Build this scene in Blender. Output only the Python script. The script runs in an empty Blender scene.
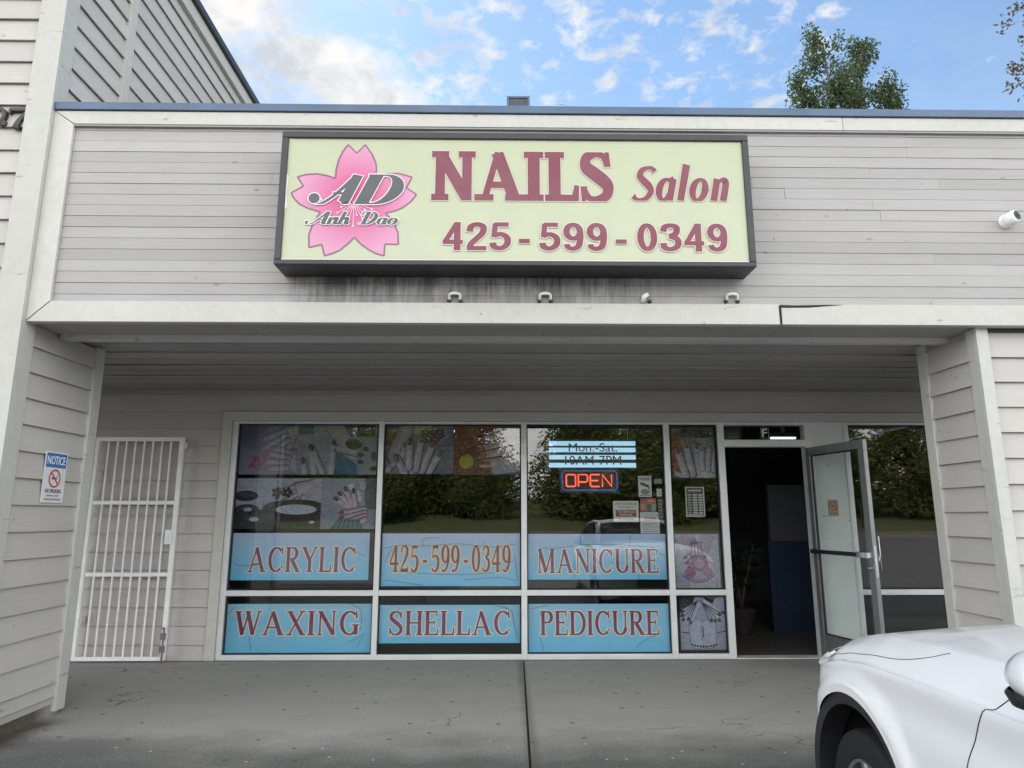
import bpy, bmesh, math, random
from mathutils import Vector, Matrix
from mathutils.geometry import tessellate_polygon
rnd = random.Random(7)
R = math.radians
sc = bpy.context.scene
col = sc.collection

# ------------------------------------------------------------------ materials
def newmat(name):
    m = bpy.data.materials.new(name); m.use_nodes = True
    nt = m.node_tree; b = nt.nodes['Principled BSDF']
    return m, nt, b
def N(nt, typ, **kw):
    n = nt.nodes.new(typ)
    for k, v in kw.items():
        if k.startswith('i_'):
            key = k[2:]
            key = int(key) if key.isdigit() else key.replace('_', ' ')
            n.inputs[key].default_value = v
        else: setattr(n, k, v)
    return n
def coords(nt, scale):
    t = N(nt, 'ShaderNodeTexCoord'); mp = N(nt, 'ShaderNodeMapping'); mp.inputs['Scale'].default_value = scale
    nt.links.new(t.outputs['Object'], mp.inputs['Vector']); return mp.outputs['Vector']
def noise(nt, scale, vec=(1,1,1), detail=5, rough=.55, src=None):
    n = N(nt, 'ShaderNodeTexNoise'); n.inputs['Scale'].default_value = scale
    n.inputs['Detail'].default_value = detail; n.inputs['Roughness'].default_value = rough
    nt.links.new(src if src else coords(nt, vec), n.inputs['Vector']); return n.outputs['Fac']
def ramp(nt, fac, a, b, va=0., vb=1.):
    n = N(nt, 'ShaderNodeMapRange'); n.clamp = True
    n.inputs[1].default_value = a; n.inputs[2].default_value = b; n.inputs[3].default_value = va; n.inputs[4].default_value = vb
    nt.links.new(fac, n.inputs[0]); return n.outputs[0]
def math_(nt, op, a, b=None):
    n = N(nt, 'ShaderNodeMath', operation=op)
    for i, v in enumerate((a, b)):
        if v is None: continue
        if isinstance(v, (int, float)): n.inputs[i].default_value = v
        else: nt.links.new(v, n.inputs[i])
    return n.outputs[0]
def mixc(nt, fac, a, b, mode='MIX'):
    n = N(nt, 'ShaderNodeMix', data_type='RGBA', blend_type=mode)
    for i, v in ((0, fac), (6, a), (7, b)):
        if isinstance(v, (int, float)): n.inputs[i].default_value = v
        elif isinstance(v, tuple): n.inputs[i].default_value = (*v[:3], 1)
        else: nt.links.new(v, n.inputs[i])
    return n.outputs[2]
def bump(nt, b, h, strength=.3, dist=.01):
    n = N(nt, 'ShaderNodeBump'); n.inputs['Strength'].default_value = strength; n.inputs['Distance'].default_value = dist
    nt.links.new(h, n.inputs['Height']); nt.links.new(n.outputs['Normal'], b.inputs['Normal'])
def attr_col(nt):
    a = N(nt, 'ShaderNodeAttribute'); a.attribute_name = 'Col'; return a.outputs['Color']

def plain(name, c, rough=.5, metal=0., coat=0., spec=.5, var=.06, nscale=8):
    m, nt, b = newmat(name)
    n = noise(nt, nscale)
    cc = mixc(nt, ramp(nt, n, .3, .7), tuple(x*(1-var) for x in c), tuple(min(1, x*(1+var)) for x in c))
    nt.links.new(cc, b.inputs['Base Color'])
    b.inputs['Roughness'].default_value = rough; b.inputs['Metallic'].default_value = metal
    b.inputs['Coat Weight'].default_value = coat; b.inputs['Specular IOR Level'].default_value = spec
    if rough > .08:
        r = ramp(nt, noise(nt, nscale*3), .3, .7, rough*.85, min(1, rough*1.15)); nt.links.new(r, b.inputs['Roughness'])
    return m

def wood_paint(name, c, grain=(1.6, 1.6, 45), peel=.0, stain=False, rough=.62):
    """weathered solid stain on timber: per board tone from attribute Col, grain, knots, scuffs"""
    m, nt, b = newmat(name)
    g = noise(nt, 3, grain, 6, .65)
    tone = attr_col(nt)
    cc = mixc(nt, 1.0, c, tone, 'MULTIPLY')
    cc = mixc(nt, ramp(nt, g, .35, .75, 0, .22), cc, tuple(x*.55 for x in c))
    big = noise(nt, 1.1, (1, 1, 1.6), 4, .6)
    cc = mixc(nt, ramp(nt, big, .42, .72, 0, .30), cc, (c[0]*.74, c[1]*.73, c[2]*.70))
    v = N(nt, 'ShaderNodeTexVoronoi'); v.inputs['Scale'].default_value = 2.6; nt.links.new(coords(nt, (1, 1, 2.2)), v.inputs['Vector'])
    knot = ramp(nt, v.outputs['Distance'], .035, .07, .55, 0)
    cc = mixc(nt, knot, cc, (c[0]*.42, c[1]*.38, c[2]*.33))
    pn = noise(nt, 9, (.45, .45, 3.2), 7, .7)
    cc = mixc(nt, ramp(nt, pn, 0.63 if peel else .66, .66 if peel else .70, 0, .6+peel), cc, (.24, .215, .19))
    vn = N(nt, 'ShaderNodeTexVoronoi'); vn.inputs['Scale'].default_value = 4.2; nt.links.new(coords(nt, (1.3, 1.3, 1)), vn.inputs['Vector'])
    cc = mixc(nt, ramp(nt, vn.outputs['Distance'], .022, .045, .6, 0), cc, (.13, .115, .10))
    pw = noise(nt, 6, (.6, .6, 2.5), 6, .7)
    cc = mixc(nt, ramp(nt, pw, .66, .72, 0, .30), cc, (.72, .73, .72))
    if stain:
        t = N(nt, 'ShaderNodeTexCoord'); s = N(nt, 'ShaderNodeSeparateXYZ'); nt.links.new(t.outputs['Object'], s.inputs[0])
        zt = ramp(nt, s.outputs['Z'], 2.80, 3.0, .35, 1.0)
        xm = math_(nt, 'MULTIPLY', ramp(nt, s.outputs['X'], -1.47, -1.40), ramp(nt, s.outputs['X'], .75, 1.2, 1, .22))
        xm = math_(nt, 'MULTIPLY', xm, ramp(nt, s.outputs['X'], 1.60, 1.66, 1, 0))
        xm = math_(nt, 'MULTIPLY', xm, ramp(nt, s.outputs['Z'], 3.03, 3.05, 1, 0))
        st = noise(nt, 1, (38, 1, 2.5), 4, .6); st2 = noise(nt, 1, (5, 1, 4), 4, .6)
        f = math_(nt, 'ADD', math_(nt, 'MULTIPLY', st, .55), math_(nt, 'MULTIPLY', st2, .5))
        f = ramp(nt, f, .42, .60, 0.12, .85)
        f = math_(nt, 'MULTIPLY', f, math_(nt, 'MULTIPLY', zt, xm))
        cc = mixc(nt, f, cc, (.045, .047, .04))
    nt.links.new(cc, b.inputs['Base Color']); b.inputs['Roughness'].default_value = rough
    b.inputs['Specular IOR Level'].default_value = .3
    bump(nt, b, g, .25, .004)
    return m

M = {}
M['siding'] = wood_paint('grey_siding_paint_lightened', (.515, .498, .470))  # lighter copy of the one grey paint, lifting the dim walkway walls
M['parapet'] = wood_paint('grey_siding_paint_darkened', (.405, .395, .390), stain=True)  # same grey paint, darkened to offset the bright light on the parapet
M['trim'] = wood_paint('pale_trim_paint', (.55, .545, .51), grain=(7, 7, 5), peel=.1)
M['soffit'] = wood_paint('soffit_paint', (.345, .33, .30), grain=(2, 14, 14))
M['flash'] = plain('blue_roof_flashing', (.075, .115, .185), .4, .2, var=.12, nscale=3)
M['dark'] = plain('dark_bronze', (.035, .036, .042), .42, .2)
M['alu'] = plain('brushed_aluminium', (.72, .73, .74), .38, .25, nscale=4)
M['doormetal'] = plain('dull_aluminium', (.30, .31, .31), .4, .7)
M['whitemetal'] = plain('white_gate_paint', (.88, .88, .88), .4)
M['blackrub'] = plain('black_rubber', (.012, .012, .013), .75)
M['blackplastic'] = plain('black_plastic', (.018, .018, .02), .42)
M['whiteplastic'] = plain('white_plastic', (.86, .86, .86), .4)
m_, nt, b = newmat('white_car_paint'); b.inputs['Base Color'].default_value = (.90, .905, .91, 1); b.inputs['Roughness'].default_value = .32; b.inputs['Coat Weight'].default_value = .8; b.inputs['Coat Roughness'].default_value = .06; M['carpaint'] = m_
M['chrome'] = plain('chrome', (.75, .75, .76), .12, 1)
M['wheelalloy'] = plain('alloy_rim', (.45, .46, .47), .3, .9)
M['panel'] = plain('pale_infill_panel', (.66, .72, .70), .55, var=.05, nscale=3)
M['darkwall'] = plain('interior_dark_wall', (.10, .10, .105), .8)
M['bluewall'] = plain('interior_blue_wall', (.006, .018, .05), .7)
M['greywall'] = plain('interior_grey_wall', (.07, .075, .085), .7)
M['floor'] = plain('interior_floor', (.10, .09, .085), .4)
M['roofing'] = plain('roof_felt', (.10, .10, .105), .9)
M['bark'] = plain('bark', (.10, .075, .055), .9, nscale=14, var=.3)
M['numeral'] = plain('weathered_bronze_numeral', (.055, .055, .052), .5, .3, var=.3)
M['terracotta'] = plain('plant_pot', (.03, .025, .025), .7)
M['galv'] = plain('galvanised', (.45, .45, .44), .4, .8)
M['headlamp'] = plain('headlamp', (.025, .027, .03), .45, 0)
M['redlamp'] = plain('tail_lamp', (.30, .01, .01), .15)
M['rust'] = plain('worn_steel_bolt', (.22, .21, .20), .5, .5, var=.3)

def printed(name, rough=.38):
    m, nt, b = newmat(name)
    n = noise(nt, 5)
    cc = mixc(nt, ramp(nt, n, .35, .7, 0, .10), attr_col(nt), (.3, .3, .32))
    nt.links.new(cc, b.inputs['Base Color']); b.inputs['Roughness'].default_value = rough
    return m
M['print'] = printed('printed_vinyl')
M['poster'] = printed('printed_poster', .5)
nt = M['poster'].node_tree; b = nt.nodes['Principled BSDF']
cc = mixc(nt, ramp(nt, noise(nt, 22, (1, 1, 1.4), 7, .7), .42, .68, 0, .38), attr_col(nt), (.05, .045, .07))
cc = mixc(nt, ramp(nt, noise(nt, 13, (1, 1, 1), 6, .7), .54, .72, 0, .22), cc, (.30, .28, .33))
nt.links.new(cc, b.inputs['Base Color'])
def leafmat(name, c1, c2, trans=.35):
    m, nt, b = newmat(name)
    a = N(nt, 'ShaderNodeSeparateColor'); nt.links.new(attr_col(nt), a.inputs[0])
    cc = mixc(nt, a.outputs[0], c1, c2)
    nt.links.new(cc, b.inputs['Base Color']); b.inputs['Roughness'].default_value = .7; b.inputs['Specular IOR Level'].default_value = .12
    tr = N(nt, 'ShaderNodeBsdfTranslucent'); nt.links.new(cc, tr.inputs[0])
    mx = N(nt, 'ShaderNodeMixShader'); mx.inputs[0].default_value = trans
    out = nt.nodes['Material Output']
    nt.links.new(b.outputs[0], mx.inputs[1]); nt.links.new(tr.outputs[0], mx.inputs[2]); nt.links.new(mx.outputs[0], out.inputs[0])
    return m
M['leaf'] = leafmat('poplar_leaves', (.034, .060, .028), (.085, .115, .052))
M['leaf2'] = leafmat('bank_tree_leaves', (.15, .19, .05), (.30, .31, .10))
M['leaf3'] = leafmat('plum_leaves', (.07, .075, .05), (.16, .12, .09))
M['leaf4'] = leafmat('house_plant_leaves', (.014, .026, .01), (.025, .045, .014))

def glassmat(name, tint=(.955, .97, .965), ior=1.5, mult=2.9):
    m = bpy.data.materials.new(name); m.use_nodes = True; nt = m.node_tree
    for n in list(nt.nodes):
        if n.type == 'BSDF_PRINCIPLED': nt.nodes.remove(n)
    out = nt.nodes['Material Output']
    fr = N(nt, 'ShaderNodeFresnel'); fr.inputs[0].default_value = ior
    t = N(nt, 'ShaderNodeBsdfTransparent'); t.inputs[0].default_value = (*tint, 1)
    g = N(nt, 'ShaderNodeBsdfGlossy'); g.inputs['Roughness'].default_value = .012
    mx = N(nt, 'ShaderNodeMixShader')
    ge = N(nt, 'ShaderNodeNewGeometry'); f = math_(nt, 'MULTIPLY', fr.outputs[0], math_(nt, 'SUBTRACT', 1.0, ge.outputs['Backfacing'])); f = math_(nt, 'MULTIPLY', f, mult); f = math_(nt, 'MINIMUM', f, 1.0)
    nt.links.new(f, mx.inputs[0]); nt.links.new(t.outputs[0], mx.inputs[1]); nt.links.new(g.outputs[0], mx.inputs[2])
    nt.links.new(mx.outputs[0], out.inputs[0]); return m
M['glass'] = glassmat('window_glass')
M['tint'] = glassmat('tinted_glass', (.62, .66, .68))
M['carglass'] = glassmat('car_glass', (.42, .46, .47), mult=1.0)
def emis(name, c, s):
    m, nt, b = newmat(name)
    b.inputs['Base Color'].default_value = (*c, 1); b.inputs['Emission Color'].default_value = (*c, 1); b.inputs['Emission Strength'].default_value = s
    return m
M['neonred'] = emis('neon_red', (1., .09, .05), 1.5)
M['neonblue'] = emis('neon_blue', (.10, .22, .7), .12)
M['tube'] = emis('fluorescent_tube', (.9, .95, 1.), 1.2)
M['reflection_bars'] = emis('glowing_reflection_bars', (.42, .72, .95), .55)  # glow stands in for bright reflections on the window

# concrete
def concrete():
    m, nt, b = newmat('walkway_concrete')
    n1 = noise(nt, 1.3, (1, 1.6, 1), 7, .62); n2 = noise(nt, 60, (1, 1, 1), 3, .6); n3 = noise(nt, 4, (1, 1, 1), 6, .65)
    cc = mixc(nt, ramp(nt, n1, .3, .72), (.315, .31, .28), (.355, .35, .318))
    cc = mixc(nt, ramp(nt, n3, .5, .75, 0, .22), cc, (.17, .165, .15))
    t = N(nt, 'ShaderNodeTexCoord'); s = N(nt, 'ShaderNodeSeparateXYZ'); nt.links.new(t.outputs['Object'], s.inputs[0])
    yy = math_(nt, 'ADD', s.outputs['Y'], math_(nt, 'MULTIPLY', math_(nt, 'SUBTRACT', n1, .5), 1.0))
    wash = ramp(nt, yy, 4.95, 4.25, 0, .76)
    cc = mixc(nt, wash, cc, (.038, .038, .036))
    yl = math_(nt, 'ADD', s.outputs['Y'], math_(nt, 'MULTIPLY', math_(nt, 'SUBTRACT', n3, .5), .5))
    edge = math_(nt, 'MULTIPLY', ramp(nt, s.outputs['X'], -1.6, -2.6), ramp(nt, yl, 4.85, 4.70))
    cc = mixc(nt, math_(nt, 'MULTIPLY', edge, .6), cc, (.065, .065, .065))
    v = N(nt, 'ShaderNodeTexVoronoi'); v.voronoi_dimensions = '2D'; v.inputs['Scale'].default_value = 2.0; v.inputs['Randomness'].default_value = 1
    nt.links.new(coords(nt, (1, 1, 1)), v.inputs['Vector'])
    gum = ramp(nt, v.outputs['Distance'], .022, .04, .8, 0)
    cc = mixc(nt, gum, cc, (.05, .05, .05))
    v2 = N(nt, 'ShaderNodeTexVoronoi'); v2.voronoi_dimensions = '2D'; v2.inputs['Scale'].default_value = 2.7
    nt.links.new(coords(nt, (1.1, 1, 1)), v2.inputs['Vector'])
    fl = math_(nt, 'MULTIPLY', ramp(nt, v2.outputs['Distance'], .018, .03, .8, 0), ramp(nt, s.outputs['Y'], 4.9, 4.6))
    cc = mixc(nt, fl, cc, (.62, .61, .58))
    cc = mixc(nt, ramp(nt, n2, .35, .7, 0, .22), cc, (.12, .12, .12))
    sx = math_(nt, 'ADD', s.outputs['X'], math_(nt, 'MULTIPLY', math_(nt, 'SUBTRACT', n3, .5), .25))
    mud = math_(nt, 'MULTIPLY', ramp(nt, sx, -3.0, -3.14), ramp(nt, s.outputs['Y'], 5.25, 5.1))
    cc = mixc(nt, math_(nt, 'MULTIPLY', mud, .8), cc, (.06, .04, .025))
    vc = N(nt, 'ShaderNodeTexVoronoi'); vc.feature = 'DISTANCE_TO_EDGE'; vc.inputs['Scale'].default_value = .33
    wv = N(nt, 'ShaderNodeVectorMath', operation='ADD'); nz = N(nt, 'ShaderNodeTexNoise'); nz.inputs['Scale'].default_value = 2.2; nz.inputs['Detail'].default_value = 8; nt.links.new(coords(nt, (1, 1, 1)), nz.inputs['Vector'])
    nt.links.new(coords(nt, (1, 1, 1)), wv.inputs[0]); nt.links.new(nz.outputs['Color'], wv.inputs[1]); nt.links.new(wv.outputs[0], vc.inputs['Vector'])
    crk = math_(nt, 'MULTIPLY', ramp(nt, vc.outputs['Distance'], .0012, .003, .8, 0), ramp(nt, noise(nt, .9, detail=2), .50, .56))
    cc = mixc(nt, crk, cc, (.06, .058, .05))
    n9 = noise(nt, 55, detail=5, rough=.8); grit = ramp(nt, s.outputs['Y'], 5.6, 4.4, .25, 1.0); cc = mixc(nt, math_(nt, 'MULTIPLY', grit, ramp(nt, n9, .54, .66, 0, .75)), cc, (.10, .10, .095)); cc = mixc(nt, math_(nt, 'MULTIPLY', grit, ramp(nt, n9, .44, .34, 0, .55)), cc, (.42, .47, .45))
    jx = math_(nt, 'ABSOLUTE', math_(nt, 'SUBTRACT', math_(nt, 'ADD', s.outputs['X'], math_(nt, 'MULTIPLY', math_(nt, 'SUBTRACT', n3, .5), .05)), .196))
    cc = mixc(nt, ramp(nt, jx, .015, .06, .5, 0), cc, (.09, .085, .075))
    nt.links.new(cc, b.inputs['Base Color']); b.inputs['Roughness'].default_value = .85
    bump(nt, b, n2, .35, .004); return m
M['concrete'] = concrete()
def asphalt():
    m, nt, b = newmat('asphalt'); n1 = noise(nt, .6, detail=7); n2 = noise(nt, 70, detail=3)
    cc = mixc(nt, ramp(nt, n1, .3, .7), (.15, .148, .142), (.21, .207, .20))
    cc = mixc(nt, ramp(nt, n2, .45, .7, 0, .4), cc, (.10, .10, .10))
    nt.links.new(cc, b.inputs['Base Color']); b.inputs['Roughness'].default_value = .9; bump(nt, b, n2, .5, .006); return m
M['asphalt'] = asphalt()
M['road'] = plain('pale_road', (.27, .245, .21), .9, nscale=1, var=.15)
def grass():
    m, nt, b = newmat('grass_bank'); n1 = noise(nt, .25, detail=8, rough=.7); n2 = noise(nt, 6, detail=4)
    cc = mixc(nt, ramp(nt, n1, .3, .7), (.13, .16, .05), (.24, .24, .10)); cc = mixc(nt, ramp(nt, n2, .4, .7, 0, .5), cc, (.06, .09, .02))
    nt.links.new(cc, b.inputs['Base Color']); b.inputs['Roughness'].default_value = .9; bump(nt, b, n2, 1, .2); return m
M['grass'] = grass()

# ------------------------------------------------------------------ mesh helpers
class MB:
    def __init__(s): s.v = []; s.f = []; s.c = []
    def face(s, pts, c=(1, 1, 1)):
        i = len(s.v); s.v += [tuple(p) for p in pts]; s.f.append(tuple(range(i, i+len(pts)))); s.c.append(c)
    def hull8(s, p, c=(1, 1, 1)):
        i = len(s.v); s.v += [tuple(q) for q in p]
        for f in ((0, 3, 2, 1), (4, 5, 6, 7), (0, 1, 5, 4), (1, 2, 6, 5), (2, 3, 7, 6), (3, 0, 4, 7)):
            s.f.append(tuple(i+k for k in f)); s.c.append(c)
    def box(s, x0, x1, y0, y1, z0, z1, c=(1, 1, 1)):
        s.hull8([(x0, y0, z0), (x1, y0, z0), (x1, y1, z0), (x0, y1, z0), (x0, y0, z1), (x1, y0, z1), (x1, y1, z1), (x0, y1, z1)], c)
    def prism(s, poly, fn, d0, d1, c=(1, 1, 1)):
        """poly in (a,b); fn(a,b,d) -> point; extruded d0..d1"""
        n = len(poly); i = len(s.v)
        s.v += [tuple(fn(a, b, d0)) for a, b in poly] + [tuple(fn(a, b, d1)) for a, b in poly]
        s.f.append(tuple(range(i, i+n))); s.c.append(c)
        s.f.append(tuple(range(i+2*n-1, i+n-1, -1))); s.c.append(c)
        for k in range(n):
            s.f.append((i+k, i+n+k, i+n+(k+1) % n, i+(k+1) % n)); s.c.append(c)
    def tube(s, pts, r, seg=8, c=(1, 1, 1), caps=True):
        pts = [Vector(p) for p in pts]; rs = r if isinstance(r, (list, tuple)) else [r]*len(pts)
        base = len(s.v); prev = None
        for k, p in enumerate(pts):
            d = (pts[min(k+1, len(pts)-1)]-pts[max(k-1, 0)]).normalized()
            if prev is None:
                u = d.orthogonal().normalized()
            else:
                u = (prev-d*prev.dot(d)); u = u.normalized() if u.length > 1e-6 else d.orthogonal().normalized()
            prev = u; w = d.cross(u)
            for q in range(seg):
                a = 2*math.pi*q/seg; s.v.append(tuple(p+(u*math.cos(a)+w*math.sin(a))*rs[k]))
        for k in range(len(pts)-1):
            for q in range(seg):
                s.f.append((base+k*seg+q, base+k*seg+(q+1) % seg, base+(k+1)*seg+(q+1) % seg, base+(k+1)*seg+q)); s.c.append(c)
        if caps:
            s.f.append(tuple(base+q for q in reversed(range(seg)))); s.c.append(c)
            e = base+(len(pts)-1)*seg; s.f.append(tuple(e+q for q in range(seg))); s.c.append(c)
    def lathe(s, o, axis, prof, seg=20, c=(1, 1, 1)):
        o = Vector(o); ax = Vector(axis).normalized(); u = ax.orthogonal().normalized(); w = ax.cross(u); base = len(s.v)
        for h, r in prof:
            for q in range(seg):
                a = 2*math.pi*q/seg; s.v.append(tuple(o+ax*h+(u*math.cos(a)+w*math.sin(a))*max(r, 1e-4)))
        for k in range(len(prof)-1):
            for q in range(seg):
                s.f.append((base+k*seg+q, base+k*seg+(q+1) % seg, base+(k+1)*seg+(q+1) % seg, base+(k+1)*seg+q)); s.c.append(c)
    def build(s, name, mat, parent=None, smooth=False, bevel=0, loc=None, shift=True):
        me = bpy.data.meshes.new(name); me.from_pydata(s.v, [], s.f)
        ca = me.attributes.new('Col', 'FLOAT_COLOR', 'CORNER'); k = 0
        data = []
        for f, c in zip(s.f, s.c):
            data += [c[0], c[1], c[2], 1.0]*len(f)
        ca.data.foreach_set('color', data)
        me.materials.append(M[mat] if isinstance(mat, str) else mat)
        bm = bmesh.new(); bm.from_mesh(me); bmesh.ops.recalc_face_normals(bm, faces=bm.faces); bm.to_mesh(me); bm.free()
        if smooth:
            me.shade_smooth()
        o = bpy.data.objects.new(name, me); col.objects.link(o)
        if parent:
            o.parent = parent
            o.matrix_parent_inverse = Matrix.Identity(4)
        if bevel:
            b = o.modifiers.new('b', 'BEVEL'); b.width = bevel; b.segments = 2; b.limit_method = 'ANGLE'
        return o
def tag(o, label=None, cat=None, group=None, kind=None):
    if label: o['label'] = label
    if cat: o['category'] = cat
    if group: o['group'] = group
    if kind: o['kind'] = kind
    return o
def thing(name, label, cat, group=None):
    """Empty at the origin of the world frame; its parts are written in world metres"""
    o = bpy.data.objects.new(name, None); o.empty_display_size = .1; col.objects.link(o); return tag(o, label, cat, group)
def rebase(root, base):
    """move an Empty to the thing's base while its parts stay where they are"""
    b = Vector(base); root.location = b
    for ch in root.children: ch.location = ch.location-b
def one(): k = rnd.uniform(.93, 1.05); return (k*rnd.uniform(.99, 1.01), k, k*rnd.uniform(.985, 1.015))

# lapped boards.  fn(a, out, z) -> point
def lap(mb, fn, a0, a1, z0, z1, phase, exp, joints=2.6, proud=.017):
    k = math.floor((z0-phase)/exp)
    z = phase+k*exp
    while z < z1-1e-6:
        b0, b1 = max(z, z0), min(z+exp, z1)
        if b1-b0 > .01:
            a = a0; first = rnd.uniform(.5, joints)
            while a < a1-1e-6:
                e = min(a1, a+first); first = rnd.uniform(.6*joints, 1.5*joints)
                if a1-e < .3: e = a1
                g = .0012 if e < a1 else 0
                p = proud+rnd.uniform(-.002, .002)
                t = one()
                lo = p; hi = -.006; q0 = b0+.0035
                mb.hull8([fn(a, lo, q0), fn(e-g, lo, q0), fn(e-g, lo-.013, q0), fn(a, lo-.013, q0),
                          fn(a, hi, b1+.008), fn(e-g, hi, b1+.008), fn(e-g, hi-.006, b1+.008), fn(a, hi-.006, b1+.008)], t)
                a = e
        z += exp

# ------------------------------------------------------------------ glyphs made of strokes
def arcp(cx, cy, rx, ry, a0, a1, T, t, n=18, pw=1.3):
    P, Wd = [], []
    for i in range(n+1):
        a = R(a0+(a1-a0)*i/n); P.append((cx+rx*math.cos(a), cy+ry*math.sin(a))); Wd.append(t+(T-t)*abs(math.cos(a))**pw)
    return P, Wd
def spl(P, W, n=6):
    out, wo = [], []
    for i in range(len(P)-1):
        p0, p1, p2, p3 = P[max(i-1, 0)], P[i], P[i+1], P[min(i+2, len(P)-1)]
        for k in range(n):
            t = k/n
            f = lambda a, b, c, d: .5*(2*b+(c-a)*t+(2*a-5*b+4*c-d)*t*t+(3*b-a-3*c+d)*t**3)
            out.append((f(p0[0], p1[0], p2[0], p3[0]), f(p0[1], p1[1], p2[1], p3[1]))); wo.append(W[i]+(W[i+1]-W[i])*t)
    out.append(P[-1]); wo.append(W[-1]); return out, wo
def serif_glyph(ch, T=.17, t=.055, sl=.09, st=.05, slab=False):
    S = []; m = T/2+sl; th = t*1.15 if not slab else T*.8
    ln = lambda x0, y0, x1, y1, w, w2=None: S.append(([(x0, y0), (x1, y1)], [w, w if w2 is None else w2]))
    def srf(x, y, l): yc = st/2 if y == 0 else 1-st/2; ln(x-l, yc, x+l, yc, st)
    def stem(x, w=T, lo=True, hi=True):
        ln(x, 0, x, 1, w)
        if lo: srf(x, 0, w/2+sl)
        if hi: srf(x, 1, w/2+sl)
    A = lambda *a, **k: S.append(arcp(*a, T=k.get('T', T), t=k.get('t', t)))
    if ch == 'I': stem(m); adv = 2*m
    elif ch == 'L':
        stem(m); ln(m, t/2, m+.5, t/2, t); ln(m+.5-t*.4, 0, m+.5, .32, t*1.4, t*.8); adv = m+.55
    elif ch in 'EF':
        stem(m); ln(m, 1-t/2, m+.46, 1-t/2, t); ln(m+.46, 1, m+.46, .76, t, t*.7); ln(m, .52, m+.34, .52, t); ln(m+.34, .63, m+.34, .41, t*.8)
        ln(m, t/2, m+.5, t/2, t); ln(m+.5, 0, m+.52, .27, t, t*.7); adv = m+.57
    elif ch == 'H':
        stem(m); stem(m+.56); ln(m, .51, m+.56, .51, t); adv = 2*m+.56
    elif ch in 'PR':
        stem(m); ln(m, 1-t/2, m+.24, 1-t/2, t); A(m+.24, .745, .26-T/4, .255-t/2, 90, -90); ln(m, .49+t/2, m+.24, .49+t/2, t); adv = m+.55
        if ch == 'R':
            ln(m+.2, .5, m+.54, .02, T*1.05); ln(m+.42, st/2, m+.70, st/2, st); adv = m+.68
    elif ch == 'D':
        stem(m); ln(m, 1-t/2, m+.26, 1-t/2, t); A(m+.26, .5, .42-T/4, .5-t/2, 90, -90); ln(m, t/2, m+.26, t/2, t); adv = m+.72
    elif ch == 'N':
        stem(m, th); ln(m, .985, m+.60, .02, T*1.05); ln(m+.60, 0, m+.60, 1, th); srf(m+.60, 1, th/2+sl); adv = 2*m+.60
    elif ch == 'M':
        stem(m, th); ln(m, .985, m+.36, .03, T*1.05); ln(m+.36, .03, m+.72, .985, t*1.2); stem(m+.74); adv = 2*m+.76
    elif ch == 'U':
        ln(m, 1, m, .3, T); srf(m, 1, T/2+sl); A(m+.28, .31, .28, .31-t/2, 180, 360); ln(m+.56, .3, m+.56, 1, t*1.2); srf(m+.56, 1, t/2+sl); adv = m+.56+sl+t
    elif ch == 'A':
        ln(sl+.06, .01, .45, .99, t*1.25 if not slab else T*.55); ln(.43, .99, .82, .01, T*1.05); ln(.2, .32, .68, .32, t)
        srf(sl+.05, 0, sl+t); srf(.83, 0, sl+T/2); adv = .92+sl
    elif ch == 'W':
        ln(.1, .99, .34, .02, T); ln(.34, .02, .58, .99, t*1.2); ln(.54, .99, .80, .02, T); ln(.80, .02, 1.04, .99, t*1.2)
        srf(.1, 1, sl+T/2); srf(.56, 1, sl+T/2); srf(1.05, 1, sl+t/2); adv = 1.12
    elif ch == 'X':
        ln(.12, .99, .70, .01, T*1.05); ln(.12, .01, .68, .99, t*1.2)
        for x, y in ((.12, 1), (.68, 1), (.12, 0), (.71, 0)): srf(x, y, sl+t)
        adv = .84
    elif ch == 'Y':
        ln(.1, .99, .42, .45, T); ln(.42, .45, .72, .99, t*1.2); ln(.42, 0, .42, .47, T); srf(.42, 0, T/2+sl); srf(.1, 1, sl+T/2); srf(.73, 1, sl+t/2); adv = .84
    elif ch in 'CG':
        A(.47, .5, .40-T/4, .5-t/2, 48, 312); ln(.76, 1.0, .77, .70, t*.8, t*1.3); adv = .88
        if ch == 'C': ln(.76, .17, .79, .26, t)
        else: ln(.74, .02, .74, .42, T); ln(.56, .42, .90, .42, st); adv = .95
    elif ch == 'S':
        S.append(spl([(.60, .76), (.52, .92), (.34, .97), (.15, .88), (.13, .70), (.30, .57), (.50, .43), (.62, .30), (.58, .12), (.38, .03), (.20, .06), (.08, .24)],
                     [t, t, t*1.2, T*.8, T*.95, T*1.05, T*1.05, T*.95, T*.8, t*1.2, t, t]))
        ln(.615, 1, .615, .70, t*.7, t*1.2); ln(.075, .0, .075, .30, t*.7, t*1.2); adv = .74
    elif ch == '4':
        ln(.42, 1, .42, 0, T); ln(.40, .98, .04, .34, t*1.3); ln(.04, .31, .62, .31, t*1.5); srf(.42, 0, T/2+sl*.6); adv = .66
    elif ch == '2':
        S.append(spl([(.08, .72), (.12, .9), (.29, .97), (.46, .88), (.47, .70), (.36, .48), (.2, .28), (.06, .06)], [T*.6, t*1.2, t, T*.8, T, T*.75, t*1.3, t])); ln(.04, .07, .54, .07, .13); ln(.52, .02, .55, .24, t); adv = .62
    elif ch == '5':
        ln(.14, .93, .50, .93, .12); ln(.14, .95, .12, .53, t); S.append(spl([(.12, .53), (.30, .61), (.47, .50), (.50, .30), (.42, .1), (.24, .03), (.06, .12)], [t, t, T*.8, T, T*.8, t, T*.6])); adv = .62
    elif ch == '9':
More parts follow.
